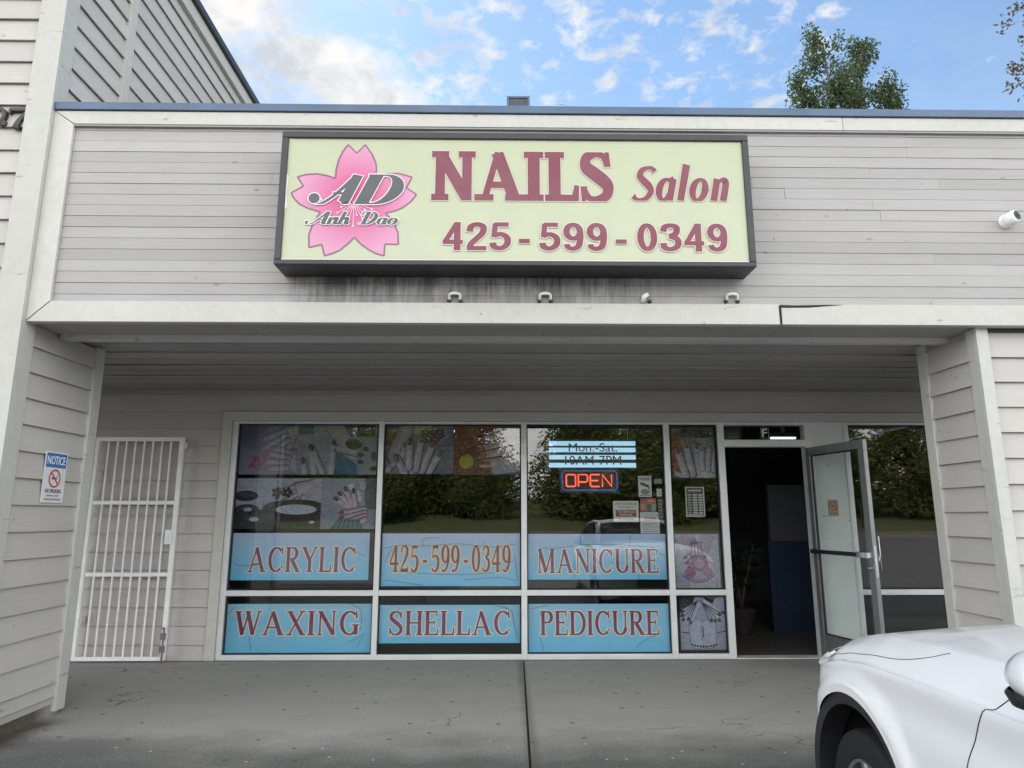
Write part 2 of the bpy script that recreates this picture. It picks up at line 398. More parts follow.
        A(.30, .67, .21, .31, 0, 360); S.append(spl([(.51, .68), (.50, .42), (.40, .16), (.22, .03), (.08, .08)], [T, T*.95, T*.7, t, T*.6])); adv = .62
    elif ch == '0': A(.30, .5, .21, .47, 0, 360); adv = .62
    elif ch == '3':
        S.append(spl([(.08, .80), (.26, .97), (.44, .86), (.43, .66), (.26, .54)], [T*.5, t, T*.8, T*.85, t])); S.append(spl([(.26, .54), (.46, .44), (.50, .26), (.40, .08), (.22, .03), (.05, .14)], [t, T*.8, T, T*.8, t, T*.6])); adv = .62
    elif ch == '-': ln(.20, .40, .48, .40, .11); adv = .68
    else: adv = .3
    return S, adv
def italic_glyph(ch, T=.22, t=.105):
    S = []; ln = lambda x0, y0, x1, y1, w, w2=None: S.append(([(x0, y0), (x1, y1)], [w, w if w2 is None else w2]))
    if ch == 'S':
        S.append(spl([(.60, .86), (.50, .95), (.36, .97), (.18, .89), (.15, .72), (.30, .58), (.48, .44), (.58, .28), (.50, .1), (.34, .03), (.18, .04), (.04, .14)],
                     [t*1.8, t*1.2, t, T*.8, T*.95, T*1.05, T*1.05, T*.9, T*.7, t, t, t*1.8])); adv = .72
    elif ch == 'a':
        S.append(arcp(.26, .33, .19, .30, 60, 330, T, t)); ln(.46, .66, .46, .0, T); S.append(spl([(.35, .58), (.42, .66), (.46, .66)], [t, t, t])); adv = .62
    elif ch == 'l': ln(.14, 0, .14, 1.08, T, T*1.1); adv = .34
    elif ch == 'o': S.append(arcp(.28, .33, .20, .30, 0, 360, T, t, 28)); adv = .62
    elif ch == 'n':
        ln(.14, 0, .14, .66, T); S.append(spl([(.16, .46), (.26, .61), (.38, .62), (.44, .5), (.44, 0)], [t, t, T*.8, T, T])); adv = .62
    else: adv = .3
    return S, adv
def script_glyph(ch, T=.15, t=.045):
    S = []; ln = lambda x0, y0, x1, y1, w, w2=None: S.append(([(x0, y0), (x1, y1)], [w, w if w2 is None else w2]))
    if ch == 'A':
        S.append(spl([(-.18, .24), (-.26, .16), (-.20, .04), (-.04, .02), (.16, .22), (.36, .62), (.52, .98)], [T*.7, T*.6, t, t, t*1.2, t*1.4, t*1.6])); ln(.54, 1, .54, .06, T); S.append(spl([(.54, .1), (.58, .01), (.68, .06)], [T*.8, t, t])); ln(.14, .36, .54, .36, t); adv = .74
    elif ch == 'D':
        ln(.18, .96, .16, .02, T); S.append(spl([(-.10, .72), (-.06, .94), (.16, 1.0), (.44, .93), (.62, .68), (.56, .3), (.34, .05), (.06, .02), (-.06, .1)], [t, t*1.2, t, T*.5, T, T, t*1.4, t, t])); adv = .80
    elif ch == 'n':
        ln(.06, .55, .06, 0, T*.9); S.append(spl([(.06, .2), (.2, .5), (.32, .52), (.34, .4), (.34, .1), (.40, .02), (.48, .1)], [t, t, T*.6, T*.9, T*.9, t, t])); adv = .50
    elif ch == 'h':
        ln(.08, 1, .06, 0, T*.9, T*.9); ln(.0, .97, .10, 1.0, t); S.append(spl([(.06, .2), (.2, .5), (.32, .52), (.34, .4), (.34, .1), (.40, .02), (.48, .1)], [t, t, T*.6, T*.9, T*.9, t, t])); adv = .50
    elif ch == 'a':
        S.append(arcp(.2, .27, .15, .24, 20, 380, T*.9, t, 20)); ln(.36, .52, .36, .1, T*.9); S.append(spl([(.36, .12), (.40, .02), (.50, .1)], [T*.7, t, t])); adv = .52
    elif ch == 'o':
        S.append(arcp(.22, .27, .17, .24, 0, 360, T*.9, t, 20)); adv = .46
    else: adv = .3
    return S, adv

def sans_digit(ch, T=.185, t=.155):
    S = []; ln = lambda x0, y0, x1, y1, w: S.append(([(x0, y0), (x1, y1)], [w, w]))
    h = T/2; k = t/2
    if ch == '4': ln(.40, 0, .40, 1, T); ln(.37, .93, .06, .29, t*.95); ln(.0, .295, .56, .295, t)
    elif ch == '2': S.append(spl([(.09, .66), (.12, .84), (.28, 1-k), (.46, .84), (.44, .62), (.28, .42), (.13, .24), (.08, .08)], [T, T, t, T, T, T*.95, T*.95, T*.9])); ln(.01, k, .55, k, t)
    elif ch == '5': ln(.12, 1-k, .51, 1-k, t); ln(.14, .96, .10, .47, t); S.append(spl([(.09, .50), (.28, .585), (.46, .46), (.46, .22), (.28, k), (.10, .14), (.07, .28)], [t*.9, t, T, T, t, T, T]))
    elif ch == '9': S.append(arcp(.275, .68, .19, .245, 0, 360, T, t, 24, 1)); S.append(spl([(.465, .70), (.47, .46), (.42, .18), (.27, k), (.12, .13), (.09, .24)], [T, T, T, t, t, T*.9]))
    elif ch == '0': S.append(arcp(.28, .5, .19, .5-k, 0, 360, T, t, 28, 1))
    elif ch == '3': S.append(spl([(.08, .70), (.12, .86), (.28, 1-k), (.45, .86), (.43, .64), (.24, .535)], [T, T, t, T, T, t])); S.append(spl([(.24, .535), (.46, .44), (.47, .20), (.28, k), (.10, .14), (.07, .30)], [t, T, T, t, T, T]))
    return S, .57
class Canvas:
    """flat printed face: coloured shapes laid in 0.03 mm layers over a thin backing; fn(u, v, out) -> point"""
    def __init__(s, fn, start=.0006): s.fn = fn; s.mb = MB(); s.o = start
    def nxt(s): s.o += .00003; return s.o
    def poly(s, pts, c):
        o = s.nxt(); tri = tessellate_polygon([[Vector((a, b, 0)) for a, b in pts]])
        P = [s.fn(a, b, o) for a, b in pts]
        for t in tri: s.mb.face([P[i] for i in t], c)
    def rect(s, u0, v0, u1, v1, c): s.poly([(u0, v0), (u1, v0), (u1, v1), (u0, v1)], c)
    def grad(s, u0, v0, u1, v1, c0, c1, n=14, f=lambda t: t):
        o = s.nxt()
        for i in range(n):
            a, b = v0+(v1-v0)*i/n, v0+(v1-v0)*(i+1)/n; t = f((i+.5)/n)
            s.mb.face([s.fn(u0, a, o), s.fn(u1, a, o), s.fn(u1, b, o), s.fn(u0, b, o)], tuple(c0[k]+(c1[k]-c0[k])*t for k in range(3)))
    def ell(s, cx, cy, rx, ry, c, rot=0, n=20):
        ca, sa = math.cos(R(rot)), math.sin(R(rot))
        s.poly([(cx+rx*math.cos(2*math.pi*i/n)*ca-ry*math.sin(2*math.pi*i/n)*sa, cy+rx*math.cos(2*math.pi*i/n)*sa+ry*math.sin(2*math.pi*i/n)*ca) for i in range(n)], c)
    def caps(s, p, q, r0, r1, c):
        a = math.atan2(q[1]-p[1], q[0]-p[0]); pts = []
        for i in range(9):
            b = a+math.pi/2+math.pi*i/8; pts.append((p[0]+r0*math.cos(b), p[1]+r0*math.sin(b)))
        for i in range(9):
            b = a-math.pi/2+math.pi*i/8; pts.append((q[0]+r1*math.cos(b), q[1]+r1*math.sin(b)))
        s.poly(pts, c)
    def strip(s, P, Wv, c, e=0, ext=True, vc=None):
        """P points in canvas units, Wv list of (wx, wy) half-width scale -> drawn along normals"""
        o = s.nxt(); n = len(P); L, Rr = [], []
        if math.hypot(P[0][0]-P[-1][0], P[0][1]-P[-1][1]) < 1e-4: ext = False
        cl = (lambda v: min(max(v, vc[0]), vc[1])) if vc else (lambda v: v)
        if e and ext:
            d = (Vector(P[0])-Vector(P[1])).normalized()*e; P = [tuple(Vector(P[0])+d)]+list(P[1:])
            d = (Vector(P[-1])-Vector(P[-2])).normalized()*e; P = list(P[:-1])+[tuple(Vector(P[-1])+d)]
        for i in range(n):
            d = Vector(P[min(i+1, n-1)])-Vector(P[max(i-1, 0)]); d = d.normalized() if d.length else Vector((1, 0))
            nx, ny = -d.y, d.x; w, sx, sy = Wv[i]
            # width measured in glyph space, mapped by the fit
            gx, gy = nx*sx, ny*sy; g = math.hypot(gx, gy) or 1; gx, gy = gx/g, gy/g
            hx, hy = gx*sx*w/2+nx*e, gy*sy*w/2+ny*e
            L.append(s.fn(P[i][0]+hx, cl(P[i][1]+hy), o)); Rr.append(s.fn(P[i][0]-hx, cl(P[i][1]-hy), o))
        for i in range(n-1): s.mb.face([L[i], Rr[i], Rr[i+1], L[i+1]], c)
    def line(s, P, w, c): s.strip(P, [(w, 1, 1)]*len(P), c)
    def text(s, txt, glyph, u0, v0, u1, v1, c, outline=None, e=0, space=.02, shear=0, kern=None):
        items = []; x = 0
        for ch in txt:
            S, adv = glyph(ch)
            items.append((x, S)); x += adv+space
        tot = x-space; sx = (u1-u0)/tot; sy = v1-v0
        def mp(x0, p): return (u0+(x0+p[0])*sx+shear*p[1]*sy, v0+p[1]*sy)
        for passn in ((1, 0) if outline else (0,)):
            for x0, S in items:
                for P, Wd in S: s.strip([mp(x0, p) for p in P], [(w, sx, sy) for w in Wd], outline if passn else c, e if passn else 0, vc=(v0-(e if passn else 0), v1+(e if passn else 0)+(.12*sy if 'l' in txt else 0)))
    def sans(s, txt, u0, v0, u1, v1, c, bold=0., outline=None, e=0):
        for passn in ((1, 0) if outline else (0,)):
            cu = bpy.data.curves.new('t', 'FONT'); cu.body = txt; cu.size = 1; cu.resolution_u = 4
            ob = bpy.data.objects.new('t', cu); col.objects.link(ob)
            dg = bpy.context.evaluated_depsgraph_get(); dg.update()
            me = bpy.data.meshes.new_from_object(ob.evaluated_get(dg))
            vs = [v.co.copy() for v in me.vertices]; fs = [tuple(p.vertices) for p in me.polygons]
            bpy.data.objects.remove(ob); bpy.data.curves.remove(cu); bpy.data.meshes.remove(me)
            if not vs: return
            x0, x1 = min(v.x for v in vs), max(v.x for v in vs); y0, y1 = min(v.y for v in vs), max(v.y for v in vs)
            if passn: a0, b0, a1, b1 = u0-e, v0-e, u1+e, v1+e
            else: a0, b0, a1, b1 = u0, v0, u1, v1
            if passn:   # halo: four shifted copies
                for dx, dz in ((-e, 0), (e, 0), (0, -e), (0, e), (-e*.7, -e*.7), (e*.7, e*.7), (-e*.7, e*.7), (e*.7, -e*.7)):
                    o = s.nxt(); Q = [s.fn(u0+dx+(v.x-x0)/(x1-x0)*(u1-u0), v0+dz+(v.y-y0)/(y1-y0)*(v1-v0), o) for v in vs]
                    for f in fs: s.mb.face([Q[i] for i in f], outline)
            else:
                e2 = bold*(v1-v0)
                for dx, dz in (((0, 0), (-e2, 0), (e2, 0), (0, e2), (0, -e2)) if bold else ((0, 0),)):
                    o = s.nxt(); Q = [s.fn(u0+dx+(v.x-x0)/(x1-x0)*(u1-u0), v0+dz+(v.y-y0)/(y1-y0)*(v1-v0), o) for v in vs]
                    for f in fs: s.mb.face([Q[i] for i in f], c)
    def build(s, name, mat, parent=None):
        o = s.mb.build(name, mat, parent); return o
def backing(fn, u0, v0, u1, v1, th, c, name, mat, parent=None):
    mb = MB(); p = [fn(u0, v0, 0), fn(u1, v0, 0), fn(u1, v0, -th), fn(u0, v0, -th), fn(u0, v1, 0), fn(u1, v1, 0), fn(u1, v1, -th), fn(u0, v1, -th)]
    mb.hull8(p, c); return mb.build(name, mat, parent)

# ================================================================== SETTING
gd = MB(); gd.box(-300, 300, -300, 4.05, -.6, -.10); gd.box(-300, 300, 11.9, 300, -.6, -.10); tag(gd.build('parking_lot', 'asphalt'), kind='structure')
sl = MB(); GAPX = (.222, .166)
def slab(x0a, x0b, x1a, x1b):      # a = back (Y 7.12), b = front (Y 4.05)
    sl.hull8([(x0b, 4.05, -.6), (x1b, 4.05, -.6), (x1a, 7.15, -.6), (x0a, 7.15, -.6), (x0b, 4.05, 0), (x1b, 4.05, 0), (x1a, 7.15, 0), (x0a, 7.15, 0)])
slab(-12, -12, .2195, .160); slab(.2325, .174, 12, 12)
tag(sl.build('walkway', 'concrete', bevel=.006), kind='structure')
gp = MB(); gp.hull8([(.158, 4.06, -.5), (.176, 4.06, -.5), (.234, 7.14, -.5), (.217, 7.14, -.5), (.158, 4.06, -.012), (.176, 4.06, -.012), (.234, 7.14, -.012), (.217, 7.14, -.012)])
tag(gp.build('joint_filler', 'blackrub'), kind='structure')
rd = MB(); rd.box(-300, 300, -47, -37, -.2, -.096); tag(rd.build('road', 'road'), kind='structure')
pv = MB(); pv.box(-300, 300, -50, -47, -.3, .06); tag(pv.build('far_pavement', 'road'), kind='structure')
hb = MB(); nx, ny = 60, 16
hv = []
for j in range(ny+1):
    for i in range(nx+1):
        x = -150+300*i/nx; y = -50-90*(j/ny)**1.4; t = (-50-y)/90
        hv.append((x, y, .05+3.6*min(1, t*2.4)**.8+(.6*math.sin(x*.21+j)+.4*math.sin(x*.47-j*2))*min(1, t*4)))
hb.v = hv
for j in range(ny):
    for i in range(nx): hb.f.append((j*(nx+1)+i, j*(nx+1)+i+1, (j+1)*(nx+1)+i+1, (j+1)*(nx+1)+i)); hb.c.append((1, 1, 1))
tag(hb.build('grass_bank', 'grass', smooth=True), kind='structure')

# ================================================================== SHOP BUILDING
shop = thing('shop_building', 'single storey grey timber nail salon with blue capped parapet and covered walkway', 'building')
YF = 4.47; YW = 7.2; XL = -3.19; XR = 9.5; ZC = 2.72
faceY = lambda Y: (lambda a, o, z: (a, Y-o, z))
# parapet flush boards
pb = MB(); k = 0; z = 2.834-.03
while z < 4.161:
    a = -3.04; z1 = min(z+.0812, 4.17)
    while a < XR:
        e = min(XR, a+rnd.uniform(1.2, 4.2)); p = rnd.uniform(-.0015, .0025); t = one(); q = rnd.random()
        if q < .18: t = tuple(x*.93 for x in t)
        if q > .88: t = tuple(x*1.07 for x in t)
        pb.hull8([(a, YF-.004-p, z+.0007), (e-.0015, YF-.004-p, z+.0007), (e-.0015, YF+.02, z+.0007), (a, YF+.02, z+.0007),
                  (a, YF-.0015-p, z1-.0008), (e-.0015, YF-.0015-p, z1-.0008), (e-.0015, YF+.02, z1-.0008), (a, YF+.02, z1-.0008)], t); a = e
    z = z1
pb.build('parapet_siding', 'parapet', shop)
fb = MB(); fy = lambda a, b, d: (a, d, b)
def board(poly, y0, y1, t=None): fb.prism(poly, fy, y0, y1, t or one())
board([(XL+.0, 2.690), (-3.043, 2.829), (-3.043, 4.136), (XL, 4.239)], YF-.028, YF+.03)
board([(XL+.006, 2.683), (1.898, 2.683), (1.898, 2.826), (-3.034, 2.826)], YF-.03, YF+.03, (1.02, 1.02, 1.02))
board([(1.903, 2.683), (5.6, 2.683), (5.6, 2.826), (2.33, 2.826), (2.25, 2.8215), (1.903, 2.816)], YF-.03, YF+.03)
board([(5.604, 2.683), (XR, 2.683), (XR, 2.826), (5.604, 2.826)], YF-.03, YF+.03)
fb.build('fascia_board', 'trim', shop, bevel=.003)
ck = MB(); ck.prism([(1.893, 2.684), (1.908, 2.684), (1.909, 2.800), (2.10, 2.803), (2.21, 2.812), (2.34, 2.823), (2.22, 2.8235), (2.0, 2.818), (1.90, 2.822), (1.890, 2.812)], fy, YF-.0315, YF-.02); ck.build('split_in_board', 'blackrub', shop)
fb = MB()
board([(-3.186, 4.239), (-3.039, 4.139), (2.46, 4.139), (2.46, 4.239)], YF-.03, YF+.03); board([(2.463, 4.139), (XR, 4.139), (XR, 4.239), (2.463, 4.239)], YF-.03, YF+.03)
fb.build('cornice_board', 'trim', shop, bevel=.003)
c = MB(); c.box(XL, XR, YF-.045, YF+.34, 4.243, 4.302); c.build('roof_flashing', 'flash', shop, bevel=.004)
c = MB(); c.box(XL, XR, YF-.026, YF+.0, 4.125, 4.136, (.55, .55, .55)); c.build('cornice_shadow_strip', 'trim', shop)  # thin strip tinted dark to paint the shadow line under the cornice
core = MB(); core.box(XL, XR, YF+.022, YF+.30, 2.73, 4.240); core.build('parapet_wall', 'roofing', shop)
c = MB(); c.box(-3.2, XR, 4.78, 12.2, 3.0, 3.25); c.build('roof', 'roofing', shop)
c = MB()
for x0, x1 in ((-3.19, .9), (.902, 1.95), (1.953, 4.4), (4.403, XR)): c.box(x0, x1, YF+.031, 4.815, 2.694, 2.72, one())
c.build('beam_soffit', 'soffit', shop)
c = MB(); c.box(-3.19, XR, 4.818, 4.90, 2.661, 2.72); c.build('beam_batten', 'trim', shop)
c = MB(); y = 4.905
for i, dy in enumerate((.29, .29, .24, .24, .23, .23, .22, .22, .20, .20)):
    t = (rnd.uniform(.82, 1.12),)*3; a = -9
    while a < XR:
        e = min(XR, a+rnd.uniform(2.4, 4.9)); c.box(a, e-.003, y+.005, min(y+dy, YW+.05)-.005, 2.724+rnd.uniform(0, .006), 2.76, tuple(x*rnd.uniform(.95, 1.05) for x in t)); a = e
    y += dy
for y in (5.485, 5.965, 6.425): c.box(-9, XR, y-.018, y+.018, 2.712, 2.723, (1.15, 1.15, 1.15))
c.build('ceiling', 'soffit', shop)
c = MB(); c.box(-9, XR, 4.90, 12.2, 2.765, 2.99); c.build('ceiling_void', 'roofing', shop)
# back wall of the walkway
bw = MB(); lap(bw, faceY(YW), -9, -2.94, 0, 2.725, .147, .18); lap(bw, faceY(YW), 4.7, XR, 0, 2.725, .147, .18); lap(bw, faceY(YW), -2.94, 4.7, 2.496, 2.725, .147, .18, joints=5)
bw.build('rear_siding', 'siding', shop)
c = MB(); c.box(-9, -2.85, YW+.01, YW+.12, 0, 2.73); c.box(-2.85, 4.7, YW+.03, YW+.12, 2.40, 2.73); c.box(4.7, XR, YW+.01, YW+.12, 0, 2.73); c.build('rear_wall', 'darkwall', shop)
c = MB(); c.box(-2.935, -2.834, YW-.035, YW+.03, 0, 2.392, one()); c.box(-2.935, 4.68, YW-.036, YW+.03, 2.394, 2.493, one()); c.build('window_surround', 'trim', shop, bevel=.003)
# storefront windows
def window(xl, gx0, gx1, xr, base=True):
    f = MB(); y0, y1 = YW-.02, YW+.07
    f.box(xl, gx0, y0, y1, .002, 2.392); 
    if xr: f.box(gx1, xr, y0, y1, .002, 2.392)
    f.box(gx0, gx1, y0+.002, y1, .002, .052); f.box(gx0, gx1, y0+.002, y1, .615, .669); f.box(gx0, gx1, y0+.002, y1, 2.365, 2.392)
    w = f.build('window', 'alu', shop, bevel=.004)
    g = MB()
    for a, b in ((.052, .615), (.669, 2.365)):
        for u0, u1, v0, v1 in ((gx0, gx1, a, a+.012), (gx0, gx1, b-.012, b), (gx0, gx0+.012, a+.012, b-.012), (gx1-.012, gx1, a+.012, b-.012)): g.box(u0, u1, YW+.012, YW+.034, v0, v1)
    g.build('gasket', 'blackrub', w)
    for a, b in ((.052, .615), (.669, 2.365)):
        p = MB(); p.box(gx0, gx1, YW+.035, YW+.041, a, b); p.build('pane', 'glass' if gx1 < 3 else 'tint', w)
    return w
window(-2.832, -2.775, -1.295, None); window(-1.295, -1.24, .207, None); window(.207, .266, 1.72, None); window(1.72, 1.78, 2.295, 2.365)
wr = window(3.66, 3.70, 4.62, 4.68)
c = MB(); c.box(3.70, 4.62, YW+.045, YW+.06, .052, .615); c.build('dark_lower_panel', 'blackplastic', wr)
# doorway frame
f = MB(); f.box(3.227, 3.295, YW-.02, YW+.09, .002, 2.392); f.box(2.365, 3.227, YW-.018, YW+.09, 2.129, 2.204); f.box(2.365, 3.227, YW-.018, YW+.09, 2.36, 2.392); f.box(2.365, 3.227, YW-.03, YW+.12, .001, .014)
df = f.build('door_frame', 'alu', shop, bevel=.004)
p = MB(); p.box(2.365, 3.227, YW+.035, YW+.041, 2.204, 2.36); p.build('transom_pane', 'glass', df)
c = MB(); c.box(3.30, 3.655, YW-.012, YW+.02, .05, 2.392); c.build('infill_panel', 'panel', shop)
c = MB(); c.box(3.297, 3.66, YW-.016, YW+.03, .002, .05); c.box(3.296, 3.306, YW-.02, YW-.012, .05, 2.39); c.box(3.648, 3.659, YW-.02, YW-.012, .05, 2.39); c.build('infill_trim', 'alu', shop)
# open door: local x along the leaf from the hinge, -y = interior face seen from outside
DX, DY, DA = 3.232, 7.165, math.atan2(-.86, .173)
ca, sa = math.cos(DA), math.sin(DA)
D = lambda x, y, z: (DX+x*ca-y*sa, DY+x*sa+y*ca, z)
def dbox(mb, x0, x1, y0, y1, z0, z1): mb.hull8([D(x0, y0, z0), D(x1, y0, z0), D(x1, y1, z0), D(x0, y1, z0), D(x0, y0, z1), D(x1, y0, z1), D(x1, y1, z1), D(x0, y1, z1)])
m = MB(); dbox(m, 0, .065, -.022, .022, .02, 2.115); dbox(m, .785, .86, -.022, .022, .02, 2.115); dbox(m, .065, .785, -.0215, .0215, .02, .25); dbox(m, .065, .785, -.0215, .0215, 2.03, 2.115)
door = m.build('door', 'doormetal', shop, bevel=.003)
m = MB(); dbox(m, .065, .785, -.003, .003, .25, 2.03); m.build('pane', 'glass', door)
m = MB(); dbox(m, .065, .785, -.008, .008, .25, .262); dbox(m, .065, .785, -.008, .008, 2.018, 2.03); dbox(m, .065, .077, -.008, .008, .262, 2.018); dbox(m, .773, .785, -.008, .008, .262, 2.018); m.build('gasket', 'blackrub', door)
m = MB(); dbox(m, .02, .70, -.075, -.045, 1.035, 1.075); dbox(m, .02, .06, -.045, -.02, 1.03, 1.08); m.build('push_bar', 'blackplastic', door, bevel=.006)
m = MB(); dbox(m, .70, .84, -.08, -.02, 1.028, 1.082); m.lathe(D(.82, -.022, .94), Vector(D(0, -1, 0))-Vector(D(0, 0, 0)), [(0, .02), (.012, .02), (.012, .012), (.03, .011), (.03, .0)], 14); m.build('latch', 'chrome', door, bevel=.004)
m = MB(); m.tube([D(.825, .022, 1.22), D(.825, .07, 1.22), D(.825, .07, .92), D(.825, .022, .92)], .011); m.build('pull_handle', 'chrome', door, smooth=True)
m = MB(); dbox(m, .8605, .8625, -.012, .012, .86, 1.14); dbox(m, .8605, .868, -.007, .007, .97, 1.02); m.build('lock_plate', 'chrome', door)
m = MB(); dbox(m, .745, .772, -.026, -.0225, 1.30, 1.52); m.build('hinge_cover', 'blackplastic', door)
for zz in (.2, 1.05, 1.9): m = MB(); m.tube([D(-.012, .01, zz-.06), D(-.012, .01, zz+.06)], .011); m.build('hinge', 'doormetal', door, smooth=True)
# unit letter on the transom
F = Canvas(lambda u, v, o: (u, YW+.034-o, v)); F.sans('F', 2.797, 2.238, 2.849, 2.325, (.9, .9, .9), bold=.01)
for a in ((2.780, 2.226, 2.866, 2.229), (2.780, 2.334, 2.866, 2.337), (2.780, 2.229, 2.783, 2.334), (2.863, 2.229, 2.866, 2.334)): F.rect(*a, (.8, .8, .8))
F.build('unit_letter', 'print', df)
# right front wall / pillar
rp = MB(); lap(rp, faceY(4.545), 3.36, 4.40, 0, 2.655, 2.479-.1735*15, .1735); lap(rp, lambda a, o, z: (3.30-o, a, z), 4.60, 5.13, 0, 2.69, .739-.173*5, .173, joints=9)
pil = rp.build('pillar_siding', 'siding', shop)
c = MB(); c.box(3.322, 4.38, 4.56, 5.15, 0, 2.688); c.build('pillar_core', 'darkwall', pil)
c = MB(); c.box(3.277, 3.36, 4.505, 4.535, .02, 2.688, one()); c.box(3.279, 3.305, 4.537, 4.62, .02, 2.688, one()); c.box(4.40, 4.46, 4.505, 5.17, .02, 2.688, one()); c.build('corner_board', 'trim', pil, bevel=.002)
c = MB(); c.box(3.275, 3.31, 5.09, 5.19, .02, 2.718, one()); c.build('end_board', 'trim', pil, bevel=.003)
# shell of the salon
c = MB(); c.box(-4.5, 6.2, 7.15, 12.2, -.6, .0035); c.build('interior_floor', 'floor', shop)
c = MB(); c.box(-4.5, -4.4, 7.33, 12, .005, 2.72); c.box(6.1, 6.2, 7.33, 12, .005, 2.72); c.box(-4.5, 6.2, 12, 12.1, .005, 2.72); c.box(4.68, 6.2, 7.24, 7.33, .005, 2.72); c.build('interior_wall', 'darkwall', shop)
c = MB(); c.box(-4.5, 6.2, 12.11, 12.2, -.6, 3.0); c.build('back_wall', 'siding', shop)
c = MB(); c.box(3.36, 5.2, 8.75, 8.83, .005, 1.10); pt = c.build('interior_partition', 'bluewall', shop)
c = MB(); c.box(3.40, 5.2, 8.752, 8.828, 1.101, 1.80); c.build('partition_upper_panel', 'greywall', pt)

# ================================================================== TALLER BUILDING ON THE LEFT
tw = thing('corner_building', 'taller grey lap sided building rising on the left with pale corner boards', 'building')
XT = -3.22
fs = MB(); lap(fs, faceY(4.448), -4.5, -3.36, .1, 2.9, 4.45-.174*25, .174); lap(fs, faceY(4.448), -9, -3.36, 2.884, 6.5, 4.45-.174*25, .174); fs.build('front_siding', 'siding', tw)
sd = MB(); fx = lambda a, o, z: (XT+o, a, z)
lap(sd, fx, 4.52, 5.30, .13, 2.70, .229, .178, joints=1.1); lap(sd, fx, 4.55, 5.19, 4.2, 6.42, .229, .178, joints=5); lap(sd, fx, 5.29, 10, 4.2, 6.42, .229, .178, joints=5)
sd.build('side_siding', 'siding', tw)
c = MB(); c.box(-3.37, -3.187, 4.405, 4.44, .06, 6.45, one()); c.box(-3.224, -3.189, 4.442, 4.555, .06, 6.45, one()); c.build('corner_board', 'trim', tw, bevel=.003)
c = MB(); c.box(-3.225, -3.192, 5.19, 5.29, 4.25, 6.42, one()); c.build('batten_board', 'trim', tw, bevel=.003)
c = MB(); c.box(-3.25, -3.192, 5.285, 5.395, .03, 2.715, one()); c.build('end_board', 'trim', tw, bevel=.003)
c = MB(); c.box(-3.235, -3.212, 4.5, 5.28, .085, .128, (.9, .9, .9)); c.build('skirting_board', 'siding', tw)
c = MB(); c.box(-4.52, -3.24, 4.46, 5.37, -.1, 2.72); c.box(-9, -3.24, 4.46, 10, 2.77, 6.6); c.build('wall_core', 'darkwall', tw)
c = MB(); c.box(-4.53, -3.224, 4.455, 5.372, -.1, .083); c.build('foundation', 'concrete', tw)
c = MB(); c.box(-9, -3.18, 4.39, 10.05, 6.43, 6.58, one()); c.build('eaves_board', 'trim', tw, bevel=.004)
c = MB(); c.box(-9, -3.14, 4.36, 10.1, 6.582, 6.66); c.build('roof_flashing', 'dark', tw, bevel=.004)

# house number, dark raised numerals
def numeral(name, strokes, label):
    mb = MB()
    for P, Wd in strokes:
        for i in range(len(P)-1):
            p, q = Vector(P[i]), Vector(P[i+1]); d = (q-p); 
            if d.length < 1e-6: continue
            n = Vector((-d.y, d.x)).normalized(); w0, w1 = Wd[i]/2, Wd[i+1]/2
            a = [p+n*w0, p-n*w0, q-n*w1, q+n*w1]
            y0 = 4.412; y1 = 4.447
            mb.hull8([(a[0].x, y1, a[0].y), (a[1].x, y1, a[1].y), (a[2].x, y1, a[2].y), (a[3].x, y1, a[3].y), (a[0].x, y0, a[0].y), (a[1].x, y0, a[1].y), (a[2].x, y0, a[2].y), (a[3].x, y0, a[3].y)])
    return tag(mb.build(name, 'numeral', bevel=.002), label, 'house number')
numeral('house_number', [([(-3.482, 4.232), (-3.335, 4.232)], [.024, .024]), ([(-3.482, 4.236), (-3.486, 4.20)], [.022, .012]), (spl([(-3.345, 4.236), (-3.385, 4.185), (-3.415, 4.14), (-3.43, 4.085)], [.022, .026, .034, .05]))],
        'dark raised numeral seven fixed beside the pale corner board')
numeral('house_number', [spl([(-3.66, 4.19), (-3.63, 4.235), (-3.57, 4.247), (-3.525, 4.215), (-3.522, 4.165), (-3.545, 4.135)], [.03, .022, .02, .026, .03, .04]), spl([(-3.545, 4.14), (-3.53, 4.125), (-3.50, 4.125)], [.045, .045, .03])],
        'dark curled numeral cut by the picture edge left of the seven')

# ================================================================== SIGN BOX
sg = thing('sign_box', 'large pale green illuminated style shop sign box with pink blossom reading NAILS Salon', 'shop sign')
c = MB(); x0, x1, y0, y1, z0, z1 = -1.487, 1.676, 4.219, YF-.006, 3.012, 3.962
c.box(x0, x1, y0+.03, y1, z0, z1)
for a in ((x0, x1, z0, z0+.034), (x0, x1, z1-.046, z1), (x0, x0+.044, z0+.034, z1-.046), (x1-.044, x1, z0+.034, z1-.046)): c.box(a[0], a[1], y0, y0+.03, a[2], a[3])
c.build('case', 'dark', sg, bevel=.005)
fn = lambda u, v, o: (u, y0+.016-o, v)
PX0, PX1, PZ0, PZ1 = x0+.044, x1-.044, z0+.034, z1-.046
pan = backing(fn, PX0, PZ0, PX1, PZ1, .012, (.49, .53, .36), 'sign_panel', 'print', sg)
cv = Canvas(fn)
cv.grad(PX0, PZ0, PX1, PZ1, (.475, .51, .36), (.445, .485, .315), 10)
cv.rect(PX0, PZ0, PX1, PZ0+.008, (.8, .82, .78)); cv.poly([(PX0, 3.905), (PX0+.04, PZ1), (PX0, PZ1)], (.8, .82, .78)); cv.poly([(PX0, 3.66), (PX0+.012, 3.64), (PX0+.006, 3.52), (PX0+.014, 3.42), (PX0, 3.40)], (.82, .84, .80))
cv.build('panel_print', 'print', pan)
